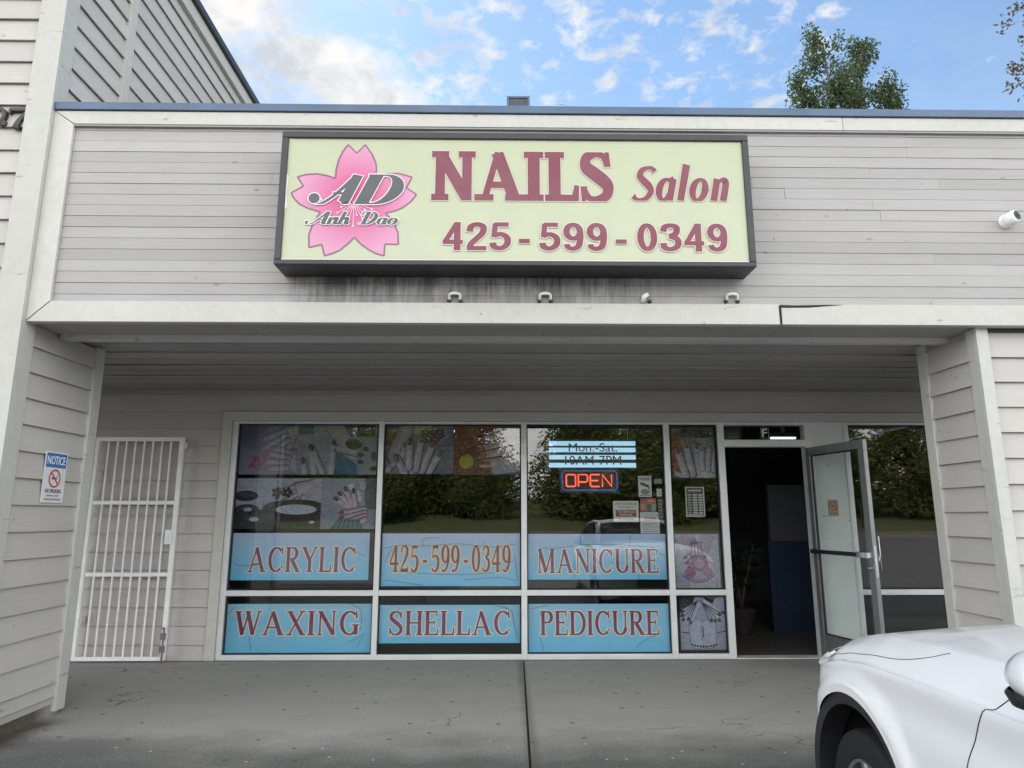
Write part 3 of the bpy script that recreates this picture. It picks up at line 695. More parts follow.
FL = [(-1.044, 3.872), (-0.982, 3.81), (-0.928, 3.873), (-0.878, 3.80), (-0.851, 3.737), (-0.845, 3.69), (-0.848, 3.640), (-.775, 3.662), (-0.695, 3.664), (-0.606, 3.638), (-0.641, 3.56), (-0.572, 3.512), (-.61, 3.46), (-0.665, 3.415), (-.71, 3.395), (-0.775, 3.378), (-.72, 3.32), (-0.688, 3.241), (-0.682, 3.158), (-0.771, 3.16), (-0.773, 3.078), (-.83, 3.095), (-0.877, 3.122), (-.93, 3.16), (-0.972, 3.206), (-1.015, 3.158), (-1.064, 3.115), (-1.11, 3.093), (-1.161, 3.076), (-1.184, 3.155), (-1.266, 3.133), (-1.272, 3.22), (-1.25, 3.30), (-1.205, 3.383), (-1.29, 3.41), (-1.348, 3.44), (-1.385, 3.48), (-1.406, 3.518), (-1.327, 3.567), (-1.371, 3.634), (-1.31, 3.652), (-1.24, 3.657), (-1.17, 3.643), (-1.117, 3.625), (-1.115, 3.69), (-1.10, 3.765), (-1.075, 3.825)]
m_, nt, b = newmat('blossom_print')
t = N(nt, 'ShaderNodeTexCoord'); mp = N(nt, 'ShaderNodeMapping'); mp.inputs['Location'].default_value = (.985, 0, -3.475); nt.links.new(t.outputs['Object'], mp.inputs[0])
vm = N(nt, 'ShaderNodeVectorMath', operation='MULTIPLY'); vm.inputs[1].default_value = (1, 0, 1); nt.links.new(mp.outputs[0], vm.inputs[0])
ln_ = N(nt, 'ShaderNodeVectorMath', operation='LENGTH'); nt.links.new(vm.outputs[0], ln_.inputs[0])
nt.links.new(mixc(nt, ramp(nt, ln_.outputs['Value'], .05, .38), (.54, .035, .19), (.60, .28, .43)), b.inputs['Base Color']); b.inputs['Roughness'].default_value = .4
M['blossom'] = m_
cv = Canvas(fn, .0014); cv.poly(FL, (1, 1, 1)); fl = cv.build('blossom', 'blossom', pan)
cv = Canvas(fn, .0018); P = FL+[FL[0], FL[1]]
for i in range(len(FL)): cv.line([P[i], P[i+1]], .0105, (.24, .085, .15))
for k in range(11):
    a = R(200+k*14); r = .06+.05*((k*7) % 3)/2
    cv.line([(-.985+.02*math.cos(a), 3.45+.02*math.sin(a)), (-.985+r*1.5*math.cos(a), 3.45+r*1.5*math.sin(a))], .004, (.85, .6, .7)); cv.ell(-.985+r*1.5*math.cos(a), 3.45+r*1.5*math.sin(a), .007, .007, (.85, .6, .7))
cv.build('blossom_outline', 'print', pan)
cv = Canvas(fn, .004); MAR = (.175, .020, .046); PK = (.60, .50, .44)
slabg = lambda ch: serif_glyph(ch, T=.27, t=.13, sl=.085, st=.13, slab=True)
cv.text('NAILS', slabg, -.482, 3.471, .746, 3.829, MAR, (.60, .50, .44), .006, space=.03)
cv.text('Salon', italic_glyph, .862, 3.477, 1.520, 3.724, MAR, PK, .005, space=.05, shear=.20)
for txt, a, b_ in (('425', -.391, .058), ('599', .250, .696), ('0349', .895, 1.496)): cv.text(txt, sans_digit, a, 3.118, b_, 3.316, MAR, (.64, .54, .49), .006, space=.09)
for a, b_ in ((.111, .183), (.751, .823)): cv.rect(a-.004, 3.165, b_+.004, 3.204, PK); cv.rect(a, 3.169, b_, 3.200, MAR)
GR = (.06, .075, .075)
cv.text('A', lambda ch: script_glyph(ch, .29, .075), -1.195, 3.437, -1.012, 3.652, GR, (.80, .62, .68), .007, shear=.45)
cv.ell(-1.250, 3.478, .044, .044, (.80, .62, .68)); cv.ell(-1.250, 3.478, .037, .037, GR)
def bigD(ch): return [([(.14, 0), (.14, 1)], [.26, .26]), ([(.0, .975), (.34, .975)], [.05, .05]), ([(.0, .025), (.34, .025)], [.05, .05]), arcp(.32, .5, .33, .475, 90, -90, .25, .05)], .74
cv.text('D', bigD, -.985, 3.437, -.722, 3.652, GR, (.80, .62, .68), .007, shear=.45)
scr = lambda ch: script_glyph(ch, .21, .075)
cv.text('Anh', scr, -1.263, 3.292, -1.015, 3.385, GR, (.78, .74, .72), .005, shear=.42, space=.0)
cv.text('Dao', scr, -.942, 3.292, -.703, 3.385, GR, (.78, .74, .72), .005, shear=.42, space=.0)
cv.build('lettering', 'print', pan)
rebase(sg, (.09, 4.35, 3.012))

# ================================================================== BANNERS AND POSTERS INSIDE THE GLASS
G = 7.264
wf = lambda u, v, o: (u, G-o, v)
def flat_thing(name, label, cat, group, u0, v0, u1, v1, c, mat='print', th=.0015):
    o = backing(wf, u0, v0, u1, v1, th, c, name, mat); return tag(o, label, cat, group)
RB, CR = (.19, .03, .10), (.80, .74, .64)
def banner(txt, rect, trect, label, deep, digits=False, crease=()):
    u0, v0, u1, v1 = rect
    o = flat_thing('window_banner', label, 'banner', 'blue lettered banners in the shop window', u0, v0, u1, v1, (.2, .5, .75))
    cv = Canvas(wf, .002)
    cv.text(txt, (lambda ch: serif_glyph(ch, T=.175, t=.065, sl=.07, st=.05)), *trect, RB, CR if not digits else (.82, .66, .36), .011 if not digits else .013, space=.085 if not digits else .07)
    cv.build('lettering', 'print', o)
    cv = Canvas(wf); cv.grad(u0, v0, u1, v1, (.16, .56, .86), (.46, .58, .82) if deep else (.32, .62, .86), 24, lambda t: t**1.1)
    cv.o = .006
    for P in crease:
        Q, _ = spl([(u0+a*(u1-u0), v0+b*(v1-v0)) for a, b in P], [1]*len(P), 5); cv.line(Q, .0045, (.05, .11, .19))
    for k in range(5):
        a = rnd.uniform(.03, .97); bb = rnd.uniform(.05, .9); Q = [(u0+(a+rnd.uniform(-.02, .02))*(u1-u0), v0+(bb+i*.05)*(v1-v0)) for i in range(3) if bb+i*.05 < 1]
        if len(Q) > 1: cv.line(Q, .0025, (.09, .22, .36))
    cv.build('creased_vinyl', 'print', o)
banner('ACRYLIC', (-2.771, .763, -1.363, 1.234), (-2.60, .843, -1.489, 1.093), 'blue window banner reading ACRYLIC', True, crease=[[(.02, .35), (.1, .3), (.2, .33)], [(.9, .6), (.97, .5)]])
banner('WAXING', (-2.772, .06, -1.305, .53), (-2.685, .227, -1.422, .461), 'blue window banner reading WAXING', False, crease=[[(.84, 1), (.91, .9), (.925, .7), (.92, .45)], [(.95, .4), (.90, .1)], [(.93, .35), (.84, .2)], [(.01, .8), (.05, .95)], [(.16, .35), (.18, .05)]])
banner('425-599-0349', (-1.236, .702, .195, 1.229), (-1.15, .841, .103, 1.112), 'blue window banner reading the phone number 425-599-0349', True, True, crease=[[(.02, .72), (.15, .78), (.3, .76), (.55, .8), (.8, .74), (.97, .8)], [(.03, .45), (.06, .65), (.12, .72)], [(.08, .3), (.3, .24), (.6, .22), (.85, .28), (.95, .5)], [(.3, .77), (.3, .9), (.42, .92)], [(.03, .12), (.3, .02)], [(.6, .12), (.85, .16), (.97, .1)], [(.98, .1), (.96, .6)]])
banner('SHELLAC', (-1.236, .147, .194, .517), (-1.138, .224, .103, .459), 'blue window banner reading SHELLAC', False, crease=[[(.82, .98), (.93, .85), (.955, .55), (.98, .1)], [(.88, .98), (.95, .8)], [(.14, .95), (.13, .7)]])
banner('MANICURE', (.279, .765, 1.716, 1.224), (.372, .83, 1.632, 1.072), 'blue window banner reading MANICURE', True, crease=[[(.08, .68), (.25, .7), (.38, .76), (.55, .77), (.72, .75), (.92, .70)], [(.38, .97), (.38, .72)], [(.74, .97), (.74, .74)], [(.92, .65), (.99, .5)]])
banner('PEDICURE', (.276, .058, 1.717, .525), (.399, .221, 1.617, .456), 'blue window banner reading PEDICURE', False, crease=[[(.08, .3), (.11, .05)], [(.9, .35), (.8, .2), (.76, .08)], [(.02, .9), (.14, .97)], [(.08, .85), (.1, .7)]])

SK, SKD = (.56, .49, .50), (.19, .14, .18)
def mul(c, k): return tuple(min(1, x*k) for x in c)
def finger(cv, p, ang, L, w, skin, nail, edge=SKD, nl=.30):
    ca, sa = math.cos(R(ang)), math.sin(R(ang)); q = (p[0]+L*ca, p[1]+L*sa); ox, oy = -sa*w*.18, ca*w*.18
    cv.caps((p[0]-ox, p[1]-oy), (q[0]-ox, q[1]-oy), w*1.22, w*.95, edge); cv.caps(p, q, w*1.06, w*.84, mul(skin, .72)); cv.caps((p[0]+ox*.5, p[1]+oy*.5), (q[0]+ox*.5, q[1]+oy*.5), w*.84, w*.66, mul(skin, .90)); cv.caps((p[0]+ox, p[1]+oy), (q[0]+ox*.8, q[1]+oy*.8), w*.58, w*.44, skin); cv.caps((p[0]+ox*1.6, p[1]+oy*1.6), (q[0]-ca*L*.15+ox*1.4, q[1]-sa*L*.15+oy*1.4), w*.24, w*.16, mul(skin, 1.16))
    for f in (.42, .50, .76):
        k = (p[0]+(q[0]-p[0])*f, p[1]+(q[1]-p[1])*f); cv.line([(k[0]-w*.6*sa, k[1]+w*.6*ca), (k[0]+w*.5*sa, k[1]-w*.5*ca)], w*.09, mul(skin, .62))
    if nail:
        n0 = (q[0]+w*.15*ca, q[1]+w*.15*sa); cv.ell(n0[0], n0[1], w*1.12, w*.66, mul(nail, .6), ang); cv.ell(n0[0]+ox*.2, n0[1]+oy*.2, w*1.0, w*.54, nail, ang); cv.ell(n0[0]+ox, n0[1]+oy, w*.6, w*.12, tuple(min(1, x+.22) for x in nail), ang)
def hand(cv, c, ang, s, skin=SK, nail=(.05, .03, .06), spread=9, edge=SKD, thumb=1):
    ca, sa = math.cos(R(ang)), math.sin(R(ang)); P = lambda a, b: (c[0]+(a*ca-b*sa)*s, c[1]+(a*sa+b*ca)*s)
    cv.caps(P(-1.5, -.03), P(-.3, -.04), .36*s, .50*s, edge)
    for k, (r0, r1, m) in enumerate(((.34, .46, .72), (.30, .40, .84), (.24, .32, .94), (.15, .22, 1.05))): cv.caps(P(-1.5, .03*k), P(-.3, .03*k), r0*s, r1*s, mul(skin, m))
    if thumb: finger(cv, P(-.40, .36*thumb), ang+40*thumb, .66*s, .135*s, skin, nail, edge)
    for k, (b, L) in enumerate(((-.32, .70), (-.11, .90), (.11, .95), (.33, .80))): finger(cv, P(-.05, b), ang+spread*(k-1.5)*.8, L*s, .118*s, skin, nail, edge)
def soft(cv, x, y, rx, ry, c0, c1, n=6):
    for i in range(n):
        t = i/(n-1); k = 1-.8*t; cv.ell(x, y, rx*k, ry*k, tuple(c0[j]+(c1[j]-c0[j])*t for j in range(3)))
PG = 'photo posters of hands and feet in the window'
def poster(rect, label, bg, draw, top=None):
    u0, v0, u1, v1 = rect
    o = flat_thing('window_poster', label, 'poster', PG, u0, v0, u1, v1, bg, 'poster'); cv = Canvas(wf)
    cv.grad(u0, v0, u1, v1, bg, top or tuple(x*1.15 for x in bg), 6)
    draw(cv, u0, v0, u1, v1)
    # the photo print ends at the poster edge: clip everything to the rectangle
    mb = cv.mb
    mb.v = [(min(max(x, u0), u1), y, min(max(z, v0), v1)) for x, y, z in mb.v]
    mb.c = [(max(0, (.25+(x-.27)*1.7))*.60, max(0, (.25+(y-.27)*1.7))*.60, max(0, (.25+(z-.27)*1.7))*.69) for x, y, z in mb.c]
    cv.build('photo_print', 'poster', o)
def d_a1(cv, u0, v0, u1, v1):
    soft(cv, u0+.45, v0+.38, .30, .26, (.32, .32, .38), (.42, .42, .48)); soft(cv, u0+.1, v0+.42, .2, .16, (.30, .30, .37), (.24, .24, .31))
    hand(cv, (u0+.47, v0+.37), 214, .27, (.46, .44, .49), (.40, .33, .38), 10, (.22, .20, .26)); hand(cv, (u0+.50, v0+.15), 172, .25, (.49, .45, .49), (.36, .27, .33), 8, (.22, .19, .25), thumb=0)
    for cx, cy in ((.17, .15), (.23, .10), (.13, .09), (.26, .18)):
        for k in range(5): cv.ell(u0+cx+.026*math.cos(k*1.257+cx*9), v0+cy+.026*math.sin(k*1.257+cx*9), .022, .016, ((.40, .20, .29), (.46, .28, .36))[k % 2], math.degrees(k*1.257+cx*9))
        cv.ell(u0+cx, v0+cy, .010, .010, (.22, .07, .14))
def d_a2(cv, u0, v0, u1, v1):
    cv.rect(u0, v1-.09, u0+.18, v1, (.14, .24, .30)); cv.poly([(u0+.35, v0), (u1-.2, v0), (u1-.2, v0+.10), (u0+.45, v0+.25)], (.10, .22, .32)); cv.rect(u0+.42, v1-.13, u0+.62, v1, (.14, .20, .27)); cv.rect(u1-.22, v1-.12, u1-.02, v1, (.03, .03, .06)); cv.sans('Nail', u1-.17, v1-.08, u1-.08, v1-.05, (.3, .3, .36))
    NL = (.025, .022, .035)
    for x, y, a, L in ((.09, -.02, 98, .16), (.19, -.02, 100, .30), (.28, -.04, 112, .34), (.36, -.02, 86, .36)): finger(cv, (u0+x+.02, v0+y), a, L, .035, (.52, .49, .52), NL)
    cv.caps((u0+.42, v1-.03), (u0+.62, v0+.2), .10, .05, SKD); cv.caps((u0+.42, v1-.03), (u0+.62, v0+.2), .096, .047, (.48, .46, .5))
    finger(cv, (u0+.45, v0+.27), -14, .24, .034, (.5, .47, .5), NL); cv.ell(u0+.61, v0+.32, .09, .058, (.06, .055, .065), -12); cv.ell(u0+.60, v0+.33, .06, .035, (.13, .12, .13), -12); cv.ell(u0+.74, v0+.27, .035, .025, NL, -10); cv.ell(u0+.69, v0+.13, .035, .024, NL, -15); cv.ell(u0+.83, v0+.06, .04, .024, NL); cv.ell(u1-.03, v0+.19, .03, .05, (.2, .16, .2))
def d_a3(cv, u0, v0, u1, v1):
    cv.rect(u0, v0, u1, v0+.20, (.10, .09, .11)); K = (.02, .018, .025)
    hand(cv, (u0+.60, v0+.36), 205, .20, (.55, .50, .53), (.2, .1, .15)); cv.ell(u0+.87, v0+.40, .12, .14, (.52, .48, .52))
    for cx in (.42, .53): 
        for k in range(5): cv.ell(u0+cx+.035*math.cos(k*1.26), v0+.375+.035*math.sin(k*1.26), .026, .02, (.09, .04, .07), k*72)
    cv.ell(u0+.62, v0+.13, .37, .15, K); cv.ell(u0+.62, v0+.215, .34, .09, (.07, .065, .08)); cv.ell(u0+.63, v0+.20, .215, .052, (.55, .58, .62)); cv.rect(u0+.30, v0, u0+.9, v0+.10, (.04, .035, .045))
    for cx, cy in ((.10, .34), (.12, .20), (.16, .10)): cv.ell(u0+cx, v0+cy, .13, .055, K); cv.ell(u0+cx+.01, v0+cy+.012, .09, .028, (.15, .15, .18))
    cv.ell(u0+.13, v0+.20, .045, .02, (.55, .52, .55)); cv.ell(u0+.20, v0+.10, .05, .022, (.6, .58, .6)); cv.ell(u0+.80, v0+.07, .03, .014, (.55, .55, .58))
    for k in range(6): cv.rect(u0+.35+k*.09, v0, u0+.37+k*.09, v0+.05, (.16, .13, .15))
def d_a4(cv, u0, v0, u1, v1):
    cv.rect(u0+.45, v0+.2, u1, v1, (.22, .20, .22))
    for k in range(26):
        a = k*.9; r = .03+.11*((k*5) % 7)/7; cv.ell(u0+.33+r*1.5*math.cos(a), v0+.36+r*math.sin(a), .035, .026, ((.62, .60, .62), (.48, .46, .5), (.68, .66, .66))[k % 3], k*33)
    for k, a in enumerate((150, 133, 116, 100)): finger(cv, (u0+.30+.02*k, v0+.22), a, .17+.02*(k % 3), .028, (.60, .50, .54), (.10, .05, .08))
    for k in range(4): finger(cv, (u0+.46, v0+.20-.035*k), 188+4*k, .24, .026, (.58, .48, .52), (.3, .12, .2))
    cv.poly([(u0+.1, v0), (u0+.18, v0+.1), (u0+.4, v0+.1), (u0+.45, v0)], (.14, .22, .23))
    for k in range(5): cv.line([(u0+.16+k*.05, v0), (u0+.2+k*.04, v0+.1)], .008, (.3, .38, .38))
def d_b1(cv, u0, v0, u1, v1):
    cv.poly([(u0+.25, v1), (u0+.52, v1), (u0+.56, v1-.08), (u0+.3, v1-.09)], (.55, .52, .34)); cv.rect(u0, v1-.22, u0+.13, v1, (.20, .06, .11)); soft(cv, u0+.62, v0+.42, .16, .14, (.22, .22, .29), (.36, .36, .44))
    cv.caps((u0+.22, v1-.02), (u0+.12, v0+.2), .08, .12, (.20, .17, .22)); cv.caps((u0+.22, v1-.02), (u0+.13, v0+.2), .065, .10, (.40, .37, .43)); cv.caps((u0+.23, v1-.02), (u0+.15, v0+.22), .035, .055, (.48, .45, .51))
    for k in range(9):
        x, y = u0+.42+.05*(k % 4), v0+.36+.045*(k//3); soft(cv, x, y, .05, .036, (.14, .07, .13), (.30, .18, .26), 4)
    for k in range(4): finger(cv, (u0+.03+.05*k, v0+.04+.05*k), 50+10*k, .12, .03, (.46, .41, .48), (.20, .08, .14), (.14, .11, .15))
    hand(cv, (u0+.36, v0+.06), 74, .33, (.52, .48, .54), (.17, .06, .12), 13, (.14, .11, .15))
def d_b2(cv, u0, v0, u1, v1):
    cv.rect(u1-.16, v1-.2, u1, v1, (.05, .22, .24)); cv.poly([(u1-.28, v0), (u1, v0), (u1, v0+.12), (u1-.2, v0+.1)], (.05, .19, .32)); cv.ell(u0+.13, v0+.14, .075, .078, (.45, .42, .12)); cv.rect(u0+.03, v0+.2, u0+.12, v0+.4, (.30, .09, .12)); cv.ell(u0+.06, v0+.05, .02, .04, (.3, .1, .12))
    for k in range(4): finger(cv, (u0+.64-.01*k, v0+.45-.10*k), 196-3*k, .36-.03*abs(k-1), .052, (.54, .45, .43), (.32, .05, .08), (.16, .06, .07))
    for k in range(4): cv.ell(u0+.245+.035*k, v0+.375-.085*k, .035, .03, (.42, .16, .17), 20)
    cv.caps((u0+.44, v0+.05), (u0+.7, v0+.12), .045, .09, (.46, .43, .45)); cv.rect(u0+.27, v0+.08, u0+.45, v0+.105, (.55, .45, .36))
def d_c1(cv, u0, v0, u1, v1):
    soft(cv, u0+.34, v0+.26, .2, .26, (.26, .26, .31), (.44, .45, .51)); cv.poly([(u0, v0+.05), (u0+.13, v0+.1), (u0+.1, v0+.40), (u0, v0+.44)], (.36, .05, .12)); cv.poly([(u0, v0+.1), (u0+.08, v0+.14), (u0+.06, v0+.34), (u0, v0+.36)], (.44, .09, .17))
    hand(cv, (u0+.24, v0+.06), 96, .33, (.54, .50, .54), (.30, .10, .17), 9, (.20, .16, .20)); hand(cv, (u0+.40, v0+.10), 80, .26, (.56, .55, .60), (.40, .30, .36), 8, (.26, .24, .28), thumb=0)
    cv.grad(u0, v1-.12, u1, v1, (.17, .16, .19), (.12, .11, .14), 5)
def d_c2(cv, u0, v0, u1, v1):
    PKS, PKE = (.50, .36, .42), (.24, .10, .17)
    cv.caps((u0+.14, v1-.02), (u0+.2, v0+.32), .08, .06, (.44, .38, .42)); cv.caps((u0+.34, v1-.02), (u0+.26, v0+.28), .08, .06, (.45, .39, .43))
    for k in range(4): finger(cv, (u0+.27+.01*k, v0+.36-.035*k), 200+6*k, .17, .022, PKS, (.3, .08, .16), PKE)
    for k in range(4): finger(cv, (u0+.20+.03*k, v0+.44), 262+6*k, .13, .02, (.46, .38, .42), (.2, .08, .14), (.2, .13, .17))
    cv.ell(u0+.26, v0+.24, .085, .075, (.40, .24, .31)); cv.ell(u0+.25, v0+.24, .055, .045, (.55, .40, .46)); cv.ell(u0+.15, v0+.15, .06, .05, (.38, .2, .28)); cv.ell(u0+.33, v0+.16, .05, .05, (.44, .3, .36))
    for k in range(9): cv.ell(u0+.09+.037*k, v0+.07+.006*(k-4)**2*.6, .022, .019, PKE); cv.ell(u0+.09+.037*k, v0+.073+.006*(k-4)**2*.6, .017, .014, (.5, .34, .41))
def d_c3(cv, u0, v0, u1, v1):
    cv.poly([(u0, v1), (u0+.16, v1), (u0+.11, v1-.14), (u0, v1-.15)], (.04, .04, .055)); cv.rect(u0, v0, u1, v0+.02, (.05, .05, .06)); cv.poly([(u0+.24, v1), (u0+.38, v1), (u0+.33, v1-.08)], (.05, .05, .06)); E_ = (.07, .07, .09); G_ = (.50, .52, .57)
    cv.caps((u0+.17, v0+.24), (u0+.17, v0+.10), .085, .075, (.2, .2, .25)); cv.caps((u0+.17, v0+.24), (u0+.17, v0+.10), .08, .07, G_); cv.caps((u0+.29, v0+.24), (u0+.29, v0+.10), .08, .07, (.2, .2, .25)); cv.caps((u0+.29, v0+.24), (u0+.29, v0+.10), .075, .065, G_)
    cv.line([(u0+.23, v0+.25), (u0+.232, v0+.14)], .01, E_)
    for k in range(10): cv.ell(u0+.115+.027*k, v0+.05+.001*(k-4.5)**2, .011, .010, E_)
    for k in range(5): finger(cv, (u0+.20, v1-.06), 205+10*k, .19+.02*(k % 3), .019, (.55, .57, .61), E_, E_)
    for k in range(5): finger(cv, (u0+.25, v1-.04), 290+10*k, .20+.02*(k % 3), .019, (.56, .58, .62), E_, E_)
    cv.line([(u0+.01, v0+.19), (u0+.09, v0+.185)], .008, E_); cv.line([(u0+.37, v0+.185), (u0+.46, v0+.2)], .008, E_)
poster((-2.768, 1.837, -2.168, 2.358), 'faded poster of pale hands with small pink flowers, upper left window', (.33, .33, .39), d_a1)
poster((-2.183, 1.838, -1.325, 2.359), 'poster of hands with black painted nails and black ring', (.36, .37, .42), d_a2)
poster((-2.772, 1.274, -1.885, 1.797), 'spa poster with black bowls of water above the ACRYLIC banner', (.42, .44, .48), d_a3)
poster((-1.883, 1.274, -1.311, 1.797), 'poster of hands holding white flowers, beside the black spa bowls', (.35, .36, .40), d_a4)
poster((-1.232, 1.843, -.508, 2.362), 'greyish purple poster of outspread fingers above the phone number banner', (.24, .23, .28), d_b1)
poster((-.502, 1.836, .197, 2.362), 'dark red poster of red painted nails with yellow lemon', (.23, .05, .08), d_b2)
poster((1.824, 1.805, 2.28, 2.352), 'dim poster with dark red edge, topmost in the narrow window', (.24, .23, .27), d_c1)
poster((1.806, .68, 2.267, 1.223), 'poster of pink toned hands and feet with rose petals', (.43, .44, .48), d_c2)
poster((1.829, .056, 2.291, .591), 'black and white poster of crossed hands over bare feet', (.40, .42, .47), d_c3)

# hours lettering with added glowing bars in place of reflections; neon sign
hs = thing('hours_lettering', 'Mon Sat 10AM 7PM hours lettering over added glowing bars standing for window reflections', 'hours sign')
for z in (2.175, 2.105, 2.027, 1.942): c = MB(); c.box(.508, 1.438, 7.285, 7.30, z-.026, z+.022); c.build('reflection_bar', 'reflection_bars', hs, bevel=.004)  # glowing bars added for the bright reflections striping the glass
c = MB(); c.box(.47, 1.45, 7.302, 7.312, 1.905, 2.215); c.build('backboard', 'blackplastic', hs)
cv = Canvas(lambda u, v, o: (u, 7.283-o, v)); cv.sans('Mon.-Sat.', .72, 2.085, 1.24, 2.175, (.16, .03, .07), bold=.008); cv.sans('10AM-7PM', .68, 1.945, 1.28, 2.04, (.16, .03, .07), bold=.008); cv.build('lettering', 'print', hs)
for x in (.56, 1.36): c = MB(); c.tube([(x, 7.308, 2.21), (x, 7.308, 2.75)], .003); c.build('hanging_wire', 'galv', hs)
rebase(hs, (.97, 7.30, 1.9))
ns = thing('neon_sign', 'red neon OPEN sign with dim blue border inside third window', 'neon sign')
nr = MB(); X0, Z0, LW, LH = .69, 1.715, .118, .125
def ntube(mb, pts, r=.0068): mb.tube([(X0+a, 7.29, Z0+b) for a, b in pts], r, 8)
for k, ch in enumerate('OPEN'):
    o = k*.128
    w = .098; h = .125
    if ch == 'O': ntube(nr, [(o+.01, 0), (o+w-.01, 0), (o+w, .01), (o+w, h-.01), (o+w-.01, h), (o+.01, h), (o, h-.01), (o, .01), (o+.01, 0)])
    if ch == 'P': ntube(nr, [(o, 0), (o, h), (o+w-.012, h), (o+w, h-.012), (o+w, .06), (o+w-.012, .048), (o+.006, .048)])
    if ch == 'E': ntube(nr, [(o+w, h), (o+.008, h), (o, h-.01), (o, .01), (o+.008, 0), (o+w, 0)]); ntube(nr, [(o, .062), (o+w*.85, .062)])
    if ch == 'N': ntube(nr, [(o, 0), (o, h), (o+w, 0), (o+w, h)])
nr.build('letter_tube', 'neonred', ns, smooth=True)
c = MB(); ntube(c, [(-.045, .0), (-.045, .14), (-.02, .165), (.515, .165), (.54, .14), (.54, -.015), (.515, -.04), (-.02, -.04), (-.045, -.015), (-.045, .0)], .0075); c.build('border_tube', 'neonblue', ns, smooth=True)
c = MB(); c.box(X0-.07, X0+.565, 7.312, 7.318, Z0-.065, Z0+.19); c.build('backboard', 'blackplastic', ns)
for x in (X0+.05, X0+.45): c = MB(); c.tube([(x, 7.315, Z0+.19), (x, 7.315, 1.905)], .003); c.build('hanging_wire', 'galv', ns)
rebase(ns, (.94, 7.31, 1.65))

SG = 'small notices on the window glass'
def notice(rect, label, bg, draw, cat='notice'):
    u0, v0, u1, v1 = rect; o = flat_thing('window_notice', label, cat, SG, u0, v0, u1, v1, bg); cv = Canvas(wf); draw(cv, u0, v0, u1-u0, v1-v0); cv.build('print', 'print', o)
W_, K_, RD = (.62, .63, .60), (.05, .05, .05), (.45, .05, .06)
def rows(cv, u0, v0, w, h, n, c, m=.1):
    for k in range(n): cv.rect(u0+w*m, v0+h*(k+.3)/n, u0+w*(1-m-(.2 if k % 2 else 0)), v0+h*(k+.65)/n, c)
def n_we(cv, u, v, w, h):
    cv.sans('WE RESERVE', u+w*.06, v+h*.80, u+w*.94, v+h*.92, K_, .01); cv.sans('THE RIGHT', u+w*.2, v+h*.65, u+w*.8, v+h*.75, K_, .01); cv.rect(u+w*.1, v+h*.25, u+w*.9, v+h*.58, (.25, .05, .05)); cv.sans('TO REFUSE', u+w*.16, v+h*.44, u+w*.84, v+h*.54, W_, .01); cv.sans('SERVICE', u+w*.25, v+h*.29, u+w*.75, v+h*.39, W_, .01); cv.sans('TO ANYONE', u+w*.2, v+h*.08, u+w*.8, v+h*.18, K_, .01)
def n_cctv(cv, u, v, w, h):
    cv.rect(u+w*.08, v+h*.78, u+w*.92, v+h*.93, (.3, .32, .3)); cv.caps((u+w*.25, v+h*.63), (u+w*.7, v+h*.52), w*.11, w*.1, K_); cv.caps((u+w*.72, v+h*.50), (u+w*.80, v+h*.40), w*.05, w*.05, K_); cv.ell(u+w*.5, v+h*.25, w*.34, h*.13, (.22, .23, .2)); cv.rect(u+w*.1, v+h*.05, u+w*.9, v+h*.11, (.3, .3, .3))
def n_red(cv, u, v, w, h):
    cv.rect(u, v+h*.72, u+w*.38, v+h, (.30, .06, .06)); cv.rect(u+w*.36, v+h*.6, u+w, v+h, RD); cv.rect(u+w*.42, v, u+w*.70, v+h*.55, (.05, .09, .08)); cv.rect(u, v, u+w*.40, v+h*.7, (.35, .09, .09)); rows(cv, u+w*.02, v+h*.1, w*.36, h*.5, 4, (.55, .4, .38)); cv.sans('VISA', u+w*.46, v+h*.72, u+w*.9, v+h*.88, W_)
def n_wh(cv, u, v, w, h):
    cv.rect(u+w*.2, v+h*.60, u+w*.8, v+h*.76, (.40, .10, .22)); cv.sans('NOTICE', u+w*.25, v+h*.63, u+w*.75, v+h*.73, W_); rows(cv, u, v+h*.06, w, h*.48, 5, (.25, .3, .36)); rows(cv, u, v+h*.8, w, h*.16, 2, (.35, .36, .38))
notice((1.176, 1.346, 1.443, 1.563), 'white notice WE RESERVE THE RIGHT TO REFUSE SERVICE above MANICURE banner', W_, n_we)
notice((1.45, 1.605, 1.59, 1.825), 'white notice with black surveillance camera drawing in third window', W_, n_cctv)
notice((1.462, 1.455, 1.63, 1.59), 'red and black card payment stickers under the camera notice', (.25, .28, .27), n_red, 'sticker')
notice((1.457, 1.229, 1.659, 1.448), 'pale notice with crimson heading at the corner above MANICURE banner', (.52, .56, .57), n_wh)
notice((1.619, 1.743, 1.702, 1.793), 'small grey sticker high beside the third window frame', (.33, .36, .36), lambda c, u, v, w, h: rows(c, u, v, w, h, 3, (.15, .16, .16)), 'sticker')
notice((1.642, 1.610, 1.696, 1.690), 'tiny white square sticker right of the camera notice', (.62, .66, .58), lambda c, u, v, w, h: c.rect(u+w*.2, v+h*.2, u+w*.8, v+h*.8, (.5, .55, .48)), 'sticker')
notice((1.650, 1.38, 1.705, 1.585), 'narrow dark sticker strip right of the red stickers', (.06, .065, .06), lambda c, u, v, w, h: rows(c, u, v, w, h, 6, (.22, .24, .22)), 'sticker')
